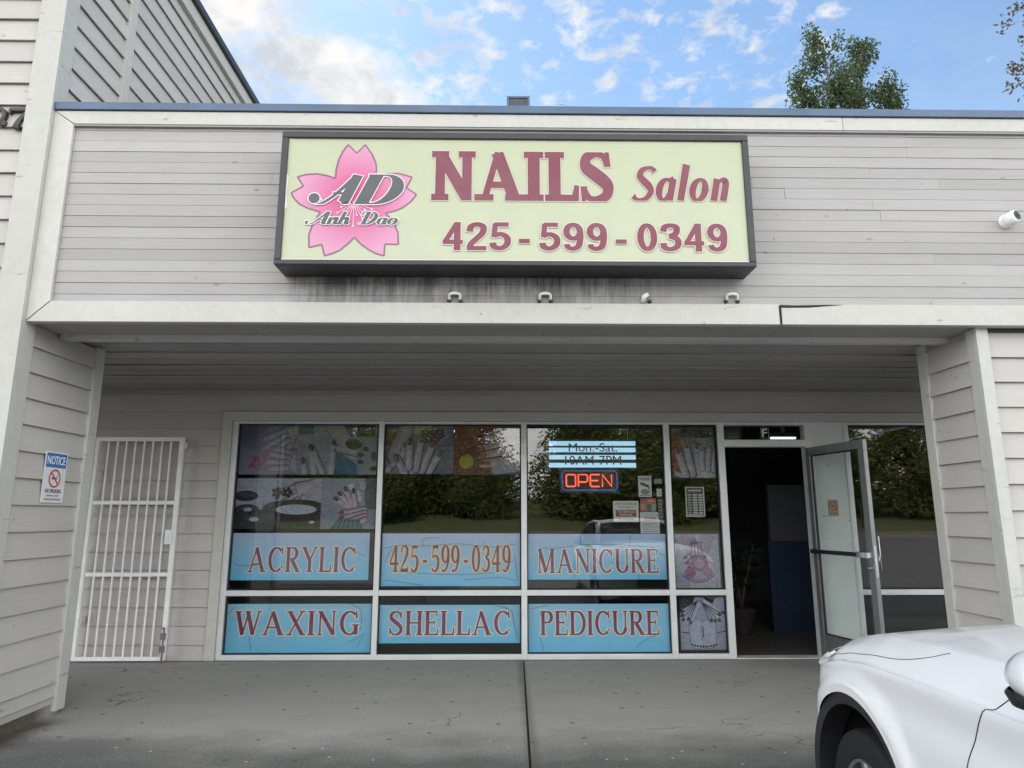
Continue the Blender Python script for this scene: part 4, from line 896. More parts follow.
def n_cal(cv, u, v, w, h):
    cv.rect(u+w*.06, v+h*.03, u+w*.94, v+h*.97, (.03, .035, .04)); rows(cv, u+w*.05, v+h*.82, w*.9, h*.12, 1, (.55, .56, .55))
    for r in range(8):
        for q, (a, b) in enumerate(((.12, .30), (.38, .62), (.68, .90))): cv.rect(u+w*a, v+h*(.10+r*.086), u+w*b, v+h*(.155+r*.086), (.50, .52, .52) if q else (.30, .31, .31))
    cv.rect(u+w*.1, v+h*.045, u+w*.9, v+h*.075, (.6, .6, .6))
notice((1.945, 1.40, 2.145, 1.71), 'black and white price list in narrow window beside the door', (.62, .62, .60), n_cal, 'price list')
# no smoking sticker on the infill panel seen through the open door
def circ_no(cv, cx, cy, r, red=(.42, .05, .06)):
    n = 26
    for i in range(n):
        a, b = 2*math.pi*i/n, 2*math.pi*(i+1)/n; cv.poly([(cx+r*math.cos(a), cy+r*math.sin(a)), (cx+r*math.cos(b), cy+r*math.sin(b)), (cx+r*.8*math.cos(b), cy+r*.8*math.sin(b)), (cx+r*.8*math.cos(a), cy+r*.8*math.sin(a))], red)
    cv.rect(cx-r*.5, cy-r*.1, cx+r*.35, cy+r*.1, K_); cv.line([(cx+r*.4, cy+r*.1), (cx+r*.5, cy+r*.35), (cx+r*.42, cy+r*.5)], r*.1, K_); cv.line([(cx-r*.58, cy+r*.58), (cx+r*.58, cy-r*.58)], r*.2, red)
sf = lambda u, v, o: (u, YW-.0135-o, v)
st_ = tag(backing(sf, 3.415, 1.405, 3.525, 1.575, .001, (.42, .33, .20), 'door_sticker', 'print'), 'tan no smoking sticker on the pale panel seen through open door', 'sticker')
cv = Canvas(sf); circ_no(cv, 3.47, 1.51, .048, (.35, .10, .07)); cv.sans('NO SMOKING', 3.43, 1.425, 3.51, 1.44, K_, .01); cv.build('print', 'print', st_)
for x, y, a in ((3.35, 1.40, .04), (3.62, 1.36, .02), (3.44, 1.93, .03)): c = MB(); c.box(x, x+a, YW-.0145, YW-.0125, y, y+.006); c.build('scuff_mark', 'greywall', shop)

# NOTICE sign on the side wall
nf = lambda u, v, o: (XT+.020+o+(.004 if v > 1.7 else 0), u, v)
nt_ = tag(backing(lambda u, v, o: (XT+.022+o, u, v), 4.845, 1.498, 5.087, 1.856, .004, (.74, .75, .77), 'notice_sign', 'print'), 'blue and white NOTICE no smoking sign screwed to left side wall', 'sign')
cv = Canvas(lambda u, v, o: (XT+.022+o, u, v)); BL = (.05, .16, .48)
cv.rect(4.855, 1.745, 5.077, 1.846, BL); cv.sans('NOTICE', 4.868, 1.768, 5.064, 1.825, (.85, .86, .9), .02); circ_no(cv, 4.966, 1.668, .066, (.5, .05, .07)); cv.sans('NO SMOKING', 4.88, 1.566, 5.052, 1.594, K_, .025); cv.sans('WITHIN 25 FEET', 4.895, 1.540, 5.037, 1.553, K_, .01); cv.sans('OF BUILDING ENTRANCE', 4.875, 1.515, 5.057, 1.528, K_, .01)
cv.build('print', 'print', nt_)

# ================================================================== SECURITY GATE
gt = thing('security_gate', 'white steel bar security gate standing against the rear wall on the left', 'gate')
GX0, GX1, GY = -4.185, -3.284, 7.10
c = MB(); c.box(GX0, GX0+.035, GY-.018, GY+.018, .02, 2.208); c.box(GX1-.045, GX1, GY-.018, GY+.018, .02, 2.208); c.box(GX0+.035, GX1-.045, GY-.017, GY+.017, .02, .056); c.box(GX0+.035, GX1-.045, GY-.017, GY+.017, 2.168, 2.208)
c.build('frame', 'whitemetal', gt, bevel=.003)
for z in (.833, 1.54):
    c = MB(); c.box(GX0+.035, GX1-.045, GY-.012, GY+.012, z-.018, z+.018); c.build('rail', 'whitemetal', gt, bevel=.002)
for k in range(8):
    x = GX0+.035+(GX1-.045-GX0-.035)*(k+1)/9
    c = MB()
    for a, b in ((.056, .815), (.851, 1.522), (1.558, 2.168)): c.box(x-.008, x+.008, GY-.008, GY+.008, a, b)
    c.build('bar', 'whitemetal', gt, bevel=.002)
c = MB(); c.box(GX1-.10, GX1-.035, GY-.03, GY-.019, 1.13, 1.27); c.lathe((GX1-.07, GY-.03, 1.2), (0, -1, 0), [(0, .018), (.008, .018), (.01, .0)], 12); c.build('lock_plate', 'whitemetal', gt)
c = MB(); c.tube([(GX1-.02, GY-.03, -.0), (GX1-.02, GY-.03, .33), (GX1-.02, GY-.07, .33)], .009); c.box(GX1-.045, GX1, GY-.045, GY-.019, .10, .16); c.box(GX1-.045, GX1, GY-.045, GY-.019, .22, .28); c.build('drop_bolt', 'rust', gt)
for a, b_, z in ((GX0, GX0+.04, .4), (GX0, GX0+.04, 1.85), (GX1-.04, GX1-.004, 2.13)): c = MB(); c.box(a, b_, GY+.019, YW-.018, z-.03, z+.03); c.build('wall_bracket', 'whitemetal', gt)
rebase(gt, (-3.82, GY, 0))

# ================================================================== SMALL FITTINGS ON THE PARAPET
def clip(x, z, label, kind):
    t = thing('cable_clip', label, 'cable clip', 'white cable clips under the sign'); yb = YF-.006
    c = MB()
    if kind == 0:
        P = [(x-.036+.0, yb-.02, z-.03)]+[(x-.036*math.cos(math.pi*i/8), yb-.02-.012*math.sin(math.pi*i/8), z+.012*math.sin(math.pi*i/8)) for i in range(9)]+[(x+.036, yb-.02, z-.03)]
        c.tube(P, .010, 8)
    else: c.tube([(x-.018, yb-.01, z-.03), (x-.012, yb-.04, z), (x+.012, yb-.045, z+.014)], [.02, .017, .014], 8)
    c.build('saddle', 'whiteplastic', t, smooth=True)
    for dx in ((-.04, .04) if kind == 0 else (-.016, .03)):
        c = MB(); c.lathe((x+dx, yb+.004, z-.034 if kind == 0 else z-.012-.5*dx), (0, -1, 0), [(0, .014), (.016, .014), (.026, .010), (.027, 0)], 10); c.build('screw', 'dark', t)
    rebase(t, (x, yb, z))
clip(-.321, 2.880, 'white cable clip below the first phone digits, leftmost on the fascia', 0)
clip(.295, 2.882, 'white cable clip with rounded cap below the middle of the sign', 0)
clip(.983, 2.874, 'white twisted cable clip turned sideways below the sign', 1)
clip(1.578, 2.885, 'white cable clip below the right end of the sign', 0)
sc_ = thing('security_camera', 'white turret security camera on the parapet at the right edge', 'camera')
cx, cz = 3.565, 3.45; ax = Vector((.35, -.92, .18)).normalized(); o = Vector((cx, YF-.006, cz))
c = MB(); c.lathe(o, (0, -1, 0), [(0, .052), (.016, .052), (.028, .047), (.042, .042)], 24); c.build('base', 'whiteplastic', sc_, smooth=True)
q = o+Vector((0, -.05, 0)); c = MB(); c.lathe(q-ax*.05, ax, [(0, .012), (.012, .034), (.032, .047), (.066, .049), (.084, .046), (.093, .04), (.095, .031)], 24); c.build('turret', 'whiteplastic', sc_, smooth=True)
c = MB(); c.lathe(q+ax*.044, ax, [(0, .031), (.004, .034), (.005, .012), (.009, .010), (.01, 0)], 20); c.build('lens', 'blackplastic', sc_); rebase(sc_, tuple(o))
rb = thing('roof_floodlight', 'small square dark framed floodlight standing on the blue roof edge', 'floodlight')
c = MB(); x0_, x1_ = .032, .204; z0_, z1_ = 4.41, 4.50
c.box(x0_, x1_, 4.62, 4.68, z0_, z1_)
for a in ((x0_, x1_, z0_, z0_+.012), (x0_, x1_, z1_-.014, z1_), (x0_, x0_+.016, z0_+.012, z1_-.014), (x1_-.016, x1_, z0_+.012, z1_-.014)): c.box(a[0], a[1], 4.605, 4.62, a[2], a[3])
c.build('housing', 'flash', rb); c = MB(); c.box(x0_+.017, x1_-.017, 4.612, 4.619, z0_+.013, z1_-.015); c.build('lens_panel', 'greywall', rb)
c = MB(); c.box(x0_+.06, x1_-.06, 4.63, 4.67, 4.302, 4.41); c.build('bracket', 'dark', rb); rebase(rb, (.118, 4.65, 4.302))
c = MB(); c.tube([(.50, 4.60, 4.302), (.49, 4.60, 4.40), (.46, 4.60, 4.43), (.42, 4.60, 4.432)], .004, 6); tag(c.build('loose_wire', 'galv', smooth=True), 'thin bent wire sticking up beside the roof floodlight', 'wire')

# ================================================================== INSIDE THE SALON
def plant(x, y, h, n, name, label, seed):
    r = random.Random(seed); t = thing(name, label, 'plant')
    c = MB(); c.lathe((x, y, .006), (0, 0, 1), [(0, .11), (.02, .12), (.28, .16), (.30, .17), (.30, .15), (.26, .14), (.26, 0)], 20); c.build('pot', 'terracotta', t, smooth=True)
    c = MB(); st = []
    for k in range(7):
        a = r.uniform(0, 6.28); p = [(x, y, .27), (x+.06*math.cos(a), y+.06*math.sin(a), h*.5), (x+.2*math.cos(a), y+.2*math.sin(a), h*r.uniform(.75, 1))]; c.tube(p, [.012, .009, .005], 6); st.append(p)
    c.build('stem', 'bark', t, smooth=True); c = MB()
    for k in range(n):
        p = r.choice(st); s = r.random(); q = Vector(p[1]).lerp(Vector(p[2]), s); d = Vector((r.uniform(-1, 1), r.uniform(-1, 1), r.uniform(-.4, .7))).normalized(); w = d.orthogonal().normalized()*.035; L = r.uniform(.12, .22); g = r.random()
        c.face([q, q+d*L*.5+w, q+d*L, q+d*L*.5-w], (g, g, g))
    c.build('leaves', 'leaf4', t); rebase(t, (x, y, .006))
plant(2.92, 8.6, 1.1, 90, 'potted_plant', 'dim potted plant just inside the open doorway on the left', 3)
t = thing('reception_desk', 'dark reception desk barely seen behind the window banners', 'desk')
c = MB(); c.box(-1.0, 1.3, 9.4, 10.0, .05, 1.0); c.build('desk_body', 'greywall', t, bevel=.01); c = MB(); c.box(-1.05, 1.35, 9.33, 10.05, 1.0, 1.04); c.build('desk_top', 'floor', t, bevel=.005); c = MB(); c.box(-.95, 1.25, 9.43, 9.97, .004, .05); c.build('plinth', 'blackplastic', t)
rebase(t, (.15, 9.7, .004))
for k, (x, y) in enumerate(((3.42, 8.2), (-.4, 9.2))):
    t = thing('ceiling_tube_light', ('white fluorescent tube seen through the transom above the door', 'fluorescent ceiling tube deep inside above the desk')[k], 'ceiling light')
    z = (2.335, 2.535)[k]; L = (.15, .32)[k]
    c = MB(); c.box(x-L-.01, x+L+.01, y-.05, y+.05, z+.015, z+.065); c.build('housing', 'greywall', t); c = MB(); c.box(x-L, x+L, y-.02, y+.02, z-.008, z+.014); c.build('tube', 'tube', t)
    c = MB(); c.box(x-.02, x+.02, y-.02, y+.02, z+.065, 2.72); c.build('hanger', 'galv', t)
    rebase(t, (x, y, z))

# ================================================================== WHITE CAR
car = thing('parked_car', 'white crossover car parked nose in at the right of the doorway', 'car')
CX, CY, CZ = 2.44, 3.09, -.10; RW, RA = .305, .405; WZ = .35; WB = 2.80
HW = .94
smo = lambda a, b, x: (lambda t: t*t*(3-2*t))(min(1, max(0, (x-a)/(b-a))))
def lerpt(tab, y):
    if y >= tab[0][0]: return tab[0][1]
    for (a, va), (b, vb) in zip(tab, tab[1:]):
        if y >= b: t = (y-b)/(a-b); return vb+(va-vb)*(t*t*(3-2*t)*.5+t*.5)
    return tab[-1][1]
ZR = [(.80, .66), (.62, .75), (.50, .815), (.36, .90), (.22, .955), (.06, .988), (-.09, 1.006), (-.40, 1.022), (-.66, 1.03), (-1.0, 1.035), (-3.0, 1.05), (-3.72, 1.0)]
ZCn = [(.80, .70), (.70, .80), (.55, .88), (.36, .95), (.20, .995), (-.08, 1.052), (-.25, 1.075), (-.6, 1.10), (-1.0, 1.10), (-3.0, 1.08), (-3.72, 1.02)]
ZS = [(.80, .60), (.55, .72), (.36, .80), (.20, .85), (.08, .875), (-.12, .896), (-.53, .907), (-.84, .908), (-3.0, .93), (-3.72, .90)]
def wid(y):
    if y > .20: t = (y-.20)/.60; return HW*(1-.50*t**2.2)
    if y < -3.2: t = (-3.2-y)/.52; return HW*(1-.22*t**2)
    return HW
def zlow(y):
    z = .24+ (.10*smo(.45, .8, y) if y > 0 else 0)
    for c0 in (0, -WB):
        d = abs(y-c0)
        if d < RA: z = max(z, WZ+math.sqrt(RA*RA-d*d))
    return z
ys = sorted(set([.80, .79, .76, .70, .62, .55, .50, .45, .42, -.45, -.5, -.6, -.7, -.8, -.9, -1.0, -1.1, -1.2, -1.4, -1.7, -2.0, -2.2, -2.3, -3.22, -3.3, -3.4, -3.5, -3.6, -3.68, -3.72]+[c0+RA*math.cos(math.pi*i/28) for c0 in (0, -WB) for i in range(29)]+[c0+RA*1.012*s for c0 in (0, -WB) for s in (-1, 1)]), reverse=True)
def section(y):
    w = wid(y); zl = zlow(y); zs, zr, zc = lerpt(ZS, y), lerpt(ZR, y), lerpt(ZCn, y)
    zs = max(zs, zl+.06); zr = max(zr, zs+.03); zc = max(zc, zr-.005)
    k = min(1, w/HW)
    tuck = .035*(1-smo(.24, .50, zl))
    lv = [max(q, zl+.012*(i+1)) for i, q in enumerate((.40, .56, .70, .80))]
    top = max(zs-.006, lv[3]+.01); lv[3] = min(lv[3], top-.008)
    P = [(w-tuck, zl), (w-.008*(1-smo(.24, .5, zl)), lv[0]), (w, lv[1]), (w, lv[2]), (w-.013, lv[3]), (w-.006, top), (w-.034*k, top+.012), (w-.085*k, zs+(zr-zs)*.55), (w-.150*k, zr-.012), (w-.185*k, zr), (w-.24*k, zr+.002+(zc-zr)*.12), (w*.55, zr+(zc-zr)*.62), (w*.28, zr+(zc-zr)*.93), (0, zc)]
    out, _ = spl(P, [0]*len(P), 4); return out
def side_pt(y, s, off=0.):
    """point on the body at station y, section parameter s (0 sill .. 12 centre), left side; off = outwards"""
    S = section(y); f = min(s*4, len(S)-1.001); i = int(f); t = f-i
    a, b = Vector(S[i]), Vector(S[i+1]); p = a.lerp(b, t); d = (b-a).normalized(); n = Vector((d.y, -d.x))
    x, z = p.x+n.x*off, p.y+n.y*off
    return (CX-x, CY+y, CZ+z)
cb = MB(); secs = []
def flare(x, y, z):
    f = 0
    for c0 in (0, -WB):
        d = math.hypot(y-c0, z-WZ); f = max(f, .020*(1-smo(RA+.055, RA+.095, d))*smo(.80, .90, x/HW))
    return f
for y in ys:
    S = section(y); secs.append([(x+flare(x, y, z), z) for x, z in S])
n = len(secs[0])
for y, S in zip(ys, secs):
    for x, z in S: cb.v.append((CX-x, CY+y, CZ+z))
    for x, z in reversed(S[:-1]): cb.v.append((CX+x, CY+y, CZ+z))
row = 2*n-1
for j in range(len(ys)-1):
    for i in range(row-1): cb.f.append((j*row+i, (j+1)*row+i, (j+1)*row+i+1, j*row+i+1)); cb.c.append((1, 1, 1))
cb.f.append(tuple(range(row))); cb.c.append((1, 1, 1)); cb.f.append(tuple((len(ys)-1)*row+i for i in reversed(range(row)))); cb.c.append((1, 1, 1))
body = cb.build('body', 'carpaint', car, smooth=True)
body.data.set_sharp_from_angle(angle=R(38))
def seam(name, pts, w, mat, parent):   # pts: (y, s)
    c = MB(); c.tube([side_pt(y, s, .0005) for y, s in pts], w, 6); return c.build(name, mat, parent, smooth=True)
seam('bonnet_seam', spl([(.44, 7.0), (.40, 6.75), (.30, 6.55), (.12, 6.5), (-.17, 6.62), (-.32, 6.85), (-.42, 7.3), (-.48, 7.9)], [0]*8, 5)[0], .0015, 'blackplastic', body)
seam('door_seam', spl([(-1.0, 8.8), (-.955, 8.0), (-.90, 7.0), (-.85, 6.0), (-.828, 5.0), (-.765, 4.0), (-.72, 2.8), (-.705, 1.2), (-.705, .1)], [0]*9, 5)[0], .002, 'blackplastic', body)
seam('door_seam', [(-1.93, .1), (-1.93, 2), (-1.93, 4), (-1.93, 8)], .002, 'blackplastic', body)
def arch(c0, sgn, r0, r1, x0, x1, mat, name, parent, a0=-14, a1=194):
    c = MB(); P = []
    for i in range(33):
        a = R(a0+(a1-a0)*i/32); P.append((math.cos(a), math.sin(a)))
    for (ca_, sa_), (cb_, sb_) in zip(P, P[1:]):
        q = [(x0, r0, ca_, sa_), (x1, r0, ca_, sa_), (x1, r1, ca_, sa_), (x0, r1, ca_, sa_), (x0, r0, cb_, sb_), (x1, r0, cb_, sb_), (x1, r1, cb_, sb_), (x0, r1, cb_, sb_)]
        c.hull8([(CX+sgn*x, CY+c0+r*u, CZ+WZ+r*v) for x, r, u, v in q])
    return c.build(name, mat, parent)
for c0 in (0, -WB):
    for s in (-1, 1):
        arch(c0, s, RA-.048, RA+.001, HW-.10, HW+.006, 'blackplastic', 'wheel_arch_trim', body)
        arch(c0, s, RA-.02, RA-.005, HW-.40, HW-.101, 'blackrub', 'wheel_arch_liner', body)
        c = MB(); c.box(CX+s*(HW-.42)-.01, CX+s*(HW-.42)+.01, CY+c0-.45, CY+c0+.45, CZ+.2, CZ+.80); c.build('wheel_well', 'blackrub', body)
c = MB(); c.box(CX-.50, CX+.50, CY-3.5, CY+.6, CZ+.20, CZ+.55); c.build('underbody', 'blackrub', car)
c = MB()
for s in (-1, 1): c.box(CX+s*.88-.03, CX+s*.88+.03, CY-WB+.42, CY-.42, CZ+.19, CZ+.28)
c.build('sill_trim', 'blackplastic', car, bevel=.01)
for c0 in (0, -WB):
    for s in (-1, 1):
        o = (CX+s*(HW-.235), CY+c0, CZ+RW); a_ = (s, 0, 0)
        c = MB(); c.lathe(o, a_, [(0, .22), (0, RW-.03), (.015, RW-.006), (.035, RW), (.175, RW), (.20, RW-.01), (.212, RW-.035), (.205, .192), (.19, .187), (.0, .187)], 48); w = c.build('wheel', 'blackrub', car, smooth=True); w.data.set_sharp_from_angle(angle=R(35))
        c = MB(); c.lathe(o, a_, [(.19, .190), (.205, .188), (.20, .175), (.12, .165), (.06, .155), (.05, 0)], 40)
        for k in range(5):
            a = 2*math.pi*k/5+.3
            for da in (-.16, .16):
                p0 = Vector((0, math.cos(a+da*.4), math.sin(a+da*.4)))*.05; p1 = Vector((0, math.cos(a+da), math.sin(a+da)))*.178
                c.tube([Vector(o)+Vector((s*.175, 0, 0))+p0, Vector(o)+Vector((s*.19, 0, 0))+p1], [.022, .015], 6)
        c.lathe(Vector(o)+Vector((s*.15, 0, 0)), a_, [(0, .06), (.04, .055), (.045, .035), (.046, 0)], 20); c.build('rim', 'wheelalloy', w)
# greenhouse: roof, pillars, glass
def gh(y, z): return CX, CY+y, CZ+z
zb = 1.035
ws0, ws1, rr, rb_ = -.86, -1.62, -3.05, -3.55   # windscreen base, roof front, roof rear, tailgate base
RFZ = 1.40
def roofz(y): t = (y-ws1)/(rr-ws1); return RFZ+.035*math.sin(math.pi*min(1, max(0, t)))-.05*t
c = MB(); NY = 10; NX = 8; v0 = []
for j in range(NY+1):
    y = ws1+(rr-.18-ws1)*j/NY; w = .60+.03*math.sin(math.pi*j/NY)
    for i in range(NX+1):
        u = -1+2*i/NX; c.v.append((CX+u*w, CY+y, CZ+roofz(y)+.035*(1-u*u)))
for j in range(NY):
    for i in range(NX): a = j*(NX+1)+i; c.f.append((a, a+1, a+NX+2, a+NX+1)); c.c.append((1, 1, 1))
rf = c.build('roof', 'carpaint', car, smooth=True); so = rf.modifiers.new('s', 'SOLIDIFY'); so.thickness = .03
c = MB(); N_ = 8
for i in range(N_):
    for a, b in ((i, i+1),):
        u0, u1 = -1+2*a/N_, -1+2*b/N_
        bz = lambda u: 1.105+.012*(1-u*u); by = lambda u: ws0-.14*u*u; ty = lambda u: ws1-.02*u*u
        c.face([gh(by(u0), bz(u0))[0:1][0] and (CX+u0*.72, CY+by(u0), CZ+bz(u0)-.03), (CX+u1*.72, CY+by(u1), CZ+bz(u1)-.03), (CX+u1*.585, CY+ty(u1), CZ+roofz(ws1)+.03*(1-u1*u1)), (CX+u0*.585, CY+ty(u0), CZ+roofz(ws1)+.03*(1-u0*u0))])
hd = MB(); hd.tube([(CX-.59, CY+ws1+.01, CZ+roofz(ws1)-.01), (CX-.3, CY+ws1+.03, CZ+roofz(ws1)+.022), (CX, CY+ws1+.035, CZ+roofz(ws1)+.03), (CX+.3, CY+ws1+.03, CZ+roofz(ws1)+.022), (CX+.59, CY+ws1+.01, CZ+roofz(ws1)-.01)], .045, 8); hd.build('windscreen_header', 'carpaint', car, smooth=True)
ws_ = c.build('windscreen', 'carglass', car, smooth=True); so = ws_.modifiers.new('s', 'SOLIDIFY'); so.thickness = .006
c = MB(); c.face([(CX-.62, CY+rr-.2, CZ+roofz(rr)), (CX+.62, CY+rr-.2, CZ+roofz(rr)), (CX+.72, CY+rb_, CZ+1.06), (CX-.72, CY+rb_, CZ+1.06)]); rw = c.build('rear_window', 'carglass', car); so = rw.modifiers.new('s', 'SOLIDIFY'); so.thickness = .006
for s in (-1, 1):
    B = [(ws0-.12, .755, 1.03), (-1.93, .795, 1.04), (-2.75, .79, 1.045), (-3.35, .74, 1.06)]; T_ = [(ws1-.03, .600, RFZ-.005), (-2.0, .625, RFZ+.005), (-2.7, .62, RFZ-.02), (rr-.15, .60, RFZ-.06)]
    for k in range(3):
        q = [B[k], B[k+1], T_[k+1], T_[k]]; c = MB(); c.face([(CX+s*x, CY+y, CZ+z) for y, x, z in q]); sw = c.build('side_window', 'carglass', car); so = sw.modifiers.new('s', 'SOLIDIFY'); so.thickness = .006
    c = MB()
    for k in range(1, 4): c.tube([(CX+s*(B[k][1]+.004), CY+B[k][0], CZ+B[k][2]), (CX+s*(T_[k][1]+.004), CY+T_[k][0], CZ+T_[k][2])], .03 if k < 3 else .05, 8)
    c.build('side_pillar', 'blackplastic', car, smooth=True)
    c = MB(); c.tube([(CX+s*.735, CY+ws0-.12, CZ+1.05), (CX+s*.665, CY-1.3, CZ+1.25), (CX+s*.60, CY+ws1, CZ+RFZ)], [.04, .036, .034], 8); c.tube([(CX+s*.60, CY+ws1, CZ+RFZ), (CX+s*.625, CY-2.2, CZ+RFZ+.012), (CX+s*.61, CY+rr-.15, CZ+RFZ-.05), (CX+s*.73, CY+rb_+.1, CZ+1.05)], [.034, .03, .035, .06], 8); c.build('roof_rail', 'carpaint', car, smooth=True)
    c = MB(); c.tube([(CX+s*.80, CY+ws0-.15, CZ+1.035), (CX+s*.815, CY-1.9, CZ+1.045), (CX+s*.80, CY-2.9, CZ+1.05), (CX+s*.745, CY-3.4, CZ+1.055)], .014, 6); c.build('belt_trim', 'blackplastic', car, smooth=True)
    # mirror: black foot + white shell
    m0 = Vector((CX+s*1.035, CY-1.25, CZ+1.09))
    c = MB(); c.tube([(CX+s*.83, CY-1.08, CZ+.985), (CX+s*.90, CY-1.10, CZ+1.005), m0+Vector((-s*.06, 0, -.06))], [.035, .03, .035], 8); c.lathe(m0+Vector((0, 0, -.082)), (0, 0, 1), [(0, .04), (.012, .085), (.04, .098), (.05, .09)], 20); mi = c.build('wing_mirror', 'blackplastic', car, smooth=True)
    c = MB(); c.lathe(m0+Vector((0, .075, 0)), (0, -1, 0), [(0, .02), (.01, .055), (.03, .083), (.07, .102), (.12, .108), (.15, .104), (.152, .09)], 28)
    c.v = [(m0.x+(x-m0.x)*.98, y, m0.z+(z-m0.z)*(.78 if z > m0.z else .62)) for x, y, z in c.v]; sh = c.build('mirror_shell', 'carpaint', mi, smooth=True)
    c = MB(); c.lathe(m0+Vector((0, -.066, 0)), (0, -1, 0), [(0, .0), (.0, .088), (.004, .088), (.004, 0)], 28); c.v = [(x, y, m0.z+(z-m0.z)*(.78 if z > m0.z else .62)) for x, y, z in c.v]; c.build('mirror_glass', 'chrome', mi)
    for k in range(2):
        c = MB(); yy = -1.78-.95*k; c.tube([(CX+s*(HW+.002), CY+yy, CZ+.80), (CX+s*(HW+.035), CY+yy-.02, CZ+.805), (CX+s*(HW+.035), CY+yy-.16, CZ+.81), (CX+s*(HW+.002), CY+yy-.18, CZ+.81)], .012, 8); c.build('door_handle', 'carpaint', car, smooth=True)
    # lamps on the rounded front corner
    c = MB(); gridp = []
    for j in range(7):
        y = .55+.235*j/6
        for i in range(5):
            ss = 5.0+3.6*i/4; p = side_pt(y, ss, .004); gridp.append((p[0] if s < 0 else 2*CX-p[0], p[1], p[2]))
    c.v = gridp
    for j in range(6):
        for i in range(4): a = j*5+i; c.f.append((a, a+1, a+6, a+5)); c.c.append((1, 1, 1))
    c.build('headlight', 'headlamp', car, smooth=True)
    c = MB(); c.box(CX+s*.52-.2, CX+s*.52+.2, CY-3.735, CY-3.715, CZ+.80, CZ+.92); c.build('tail_light', 'redlamp', car, bevel=.004)
c = MB(); c.box(CX-.40, CX+.40, CY+.80, CY+.815, CZ+.42, CZ+.64)
for k in range(4): c.box(CX-.38, CX+.38, CY+.815, CY+.825, CZ+.45+k*.045, CZ+.465+k*.045)
c.build('grille', 'blackplastic', car); c = MB(); c.box(CX-.45, CX+.45, CY+.78, CY+.81, CZ+.24, CZ+.36); c.build('lower_bumper', 'blackplastic', car)
c = MB(); c.box(CX-.18, CX+.18, CY-3.735, CY-3.72, CZ+.62, CZ+.74); c.build('plate_panel', 'whiteplastic', car)
c = MB(); c.box(CX-.60, CX+.60, CY-2.6, CY-1.2, CZ+.5, CZ+1.0)
for x in (-.36, .36): c.box(CX+x-.24, CX+x+.24, CY-2.05, CY-1.9, CZ+1.0, CZ+1.20); c.box(CX+x-.12, CX+x+.12, CY-2.06, CY-1.97, CZ+1.21, CZ+1.33)
c.build('seats', 'blackplastic', car)
rebase(car, (CX, CY-1.4, CZ))

# ================================================================== TREES
def leafcloud(mb, r, c, rad, n, s, squash=(1, 1, 1), droop=0):
    for k in range(n):
        d = Vector((r.gauss(0, 1), r.gauss(0, 1), r.gauss(0, 1))).normalized()*rad*r.random()**.45
        p = Vector(c)+Vector((d.x*squash[0], d.y*squash[1], d.z*squash[2]))
        a = Vector((r.gauss(0, 1), r.gauss(0, 1), r.gauss(0, .8))).normalized(); b = a.orthogonal().normalized(); b = (Matrix.Rotation(r.uniform(0, 6.28), 3, a) @ b)*s*r.uniform(.6, 1.2); e = a.cross(b).normalized()*b.length*.55
        g = r.random(); mb.face([p-b, p+e, p+b, p-e], (g, g, g))
def poplar(x, y, h, seed, spire, label, name='poplar_tree', ldens=1., leaf='leaf', z0=-.1):
    r = random.Random(seed); t = thing(name, label, 'tree'); tr = MB(); lf = MB()
    for (dx, dy, hh, wr) in spire:
        base = Vector((x+dx*.15, y+dy*.15, z0)); top = Vector((x+dx, y+dy, hh))
        pts = [base.lerp(top, k/8)+Vector((r.uniform(-.15, .15), r.uniform(-.15, .15), 0))*min(k, 2)*.5 for k in range(9)]
        tr.tube(pts, [.28*(1-k/8.6)+.02 for k in range(9)], 8)
        nb = int(46*ldens)
        for k in range(nb):
            f = .42+.58*(k+r.random())/nb; p = base.lerp(top, f); env = wr*(1-((f-.55)/.5)**2*.75 if f > .55 else .95)
            env = max(.25, env)
            a = r.uniform(0, 6.283); L = env*r.uniform(.55, 1.1); q = p+Vector((math.cos(a)*L, math.sin(a)*L, L*r.uniform(.7, 1.5)))
            if q.z > hh+.5: q.z = hh+r.uniform(-.3, .5)
            m = p.lerp(q, .5)+Vector((math.cos(a), math.sin(a), 0))*.12*L
            tr.tube([p, m, q], [.05, .03, .012], 5)
            for u, rad, n in ((.45, .38, 16), (.7, .42, 22), (.95, .42, 26)):
                leafcloud(lf, r, p.lerp(q, u), rad, int(n*ldens*2.4), .10, (1.2, 1.2, 1.5))
    tr.build('trunk', 'bark', t, smooth=True); lf.build('crown', leaf, t); rebase(t, (x, y, z0)); return t
poplar(17.0, 30, 25, 11, [(-1.05, 0, 24.8, 1.75), (1.3, .8, 25.1, 1.45), (-.1, -.5, 21.6, 1.7), (-2.3, .3, 22.4, 1.2), (2.3, .2, 22.2, 1.3)], 'tall twin peaked green tree rising behind the blue roof edge')
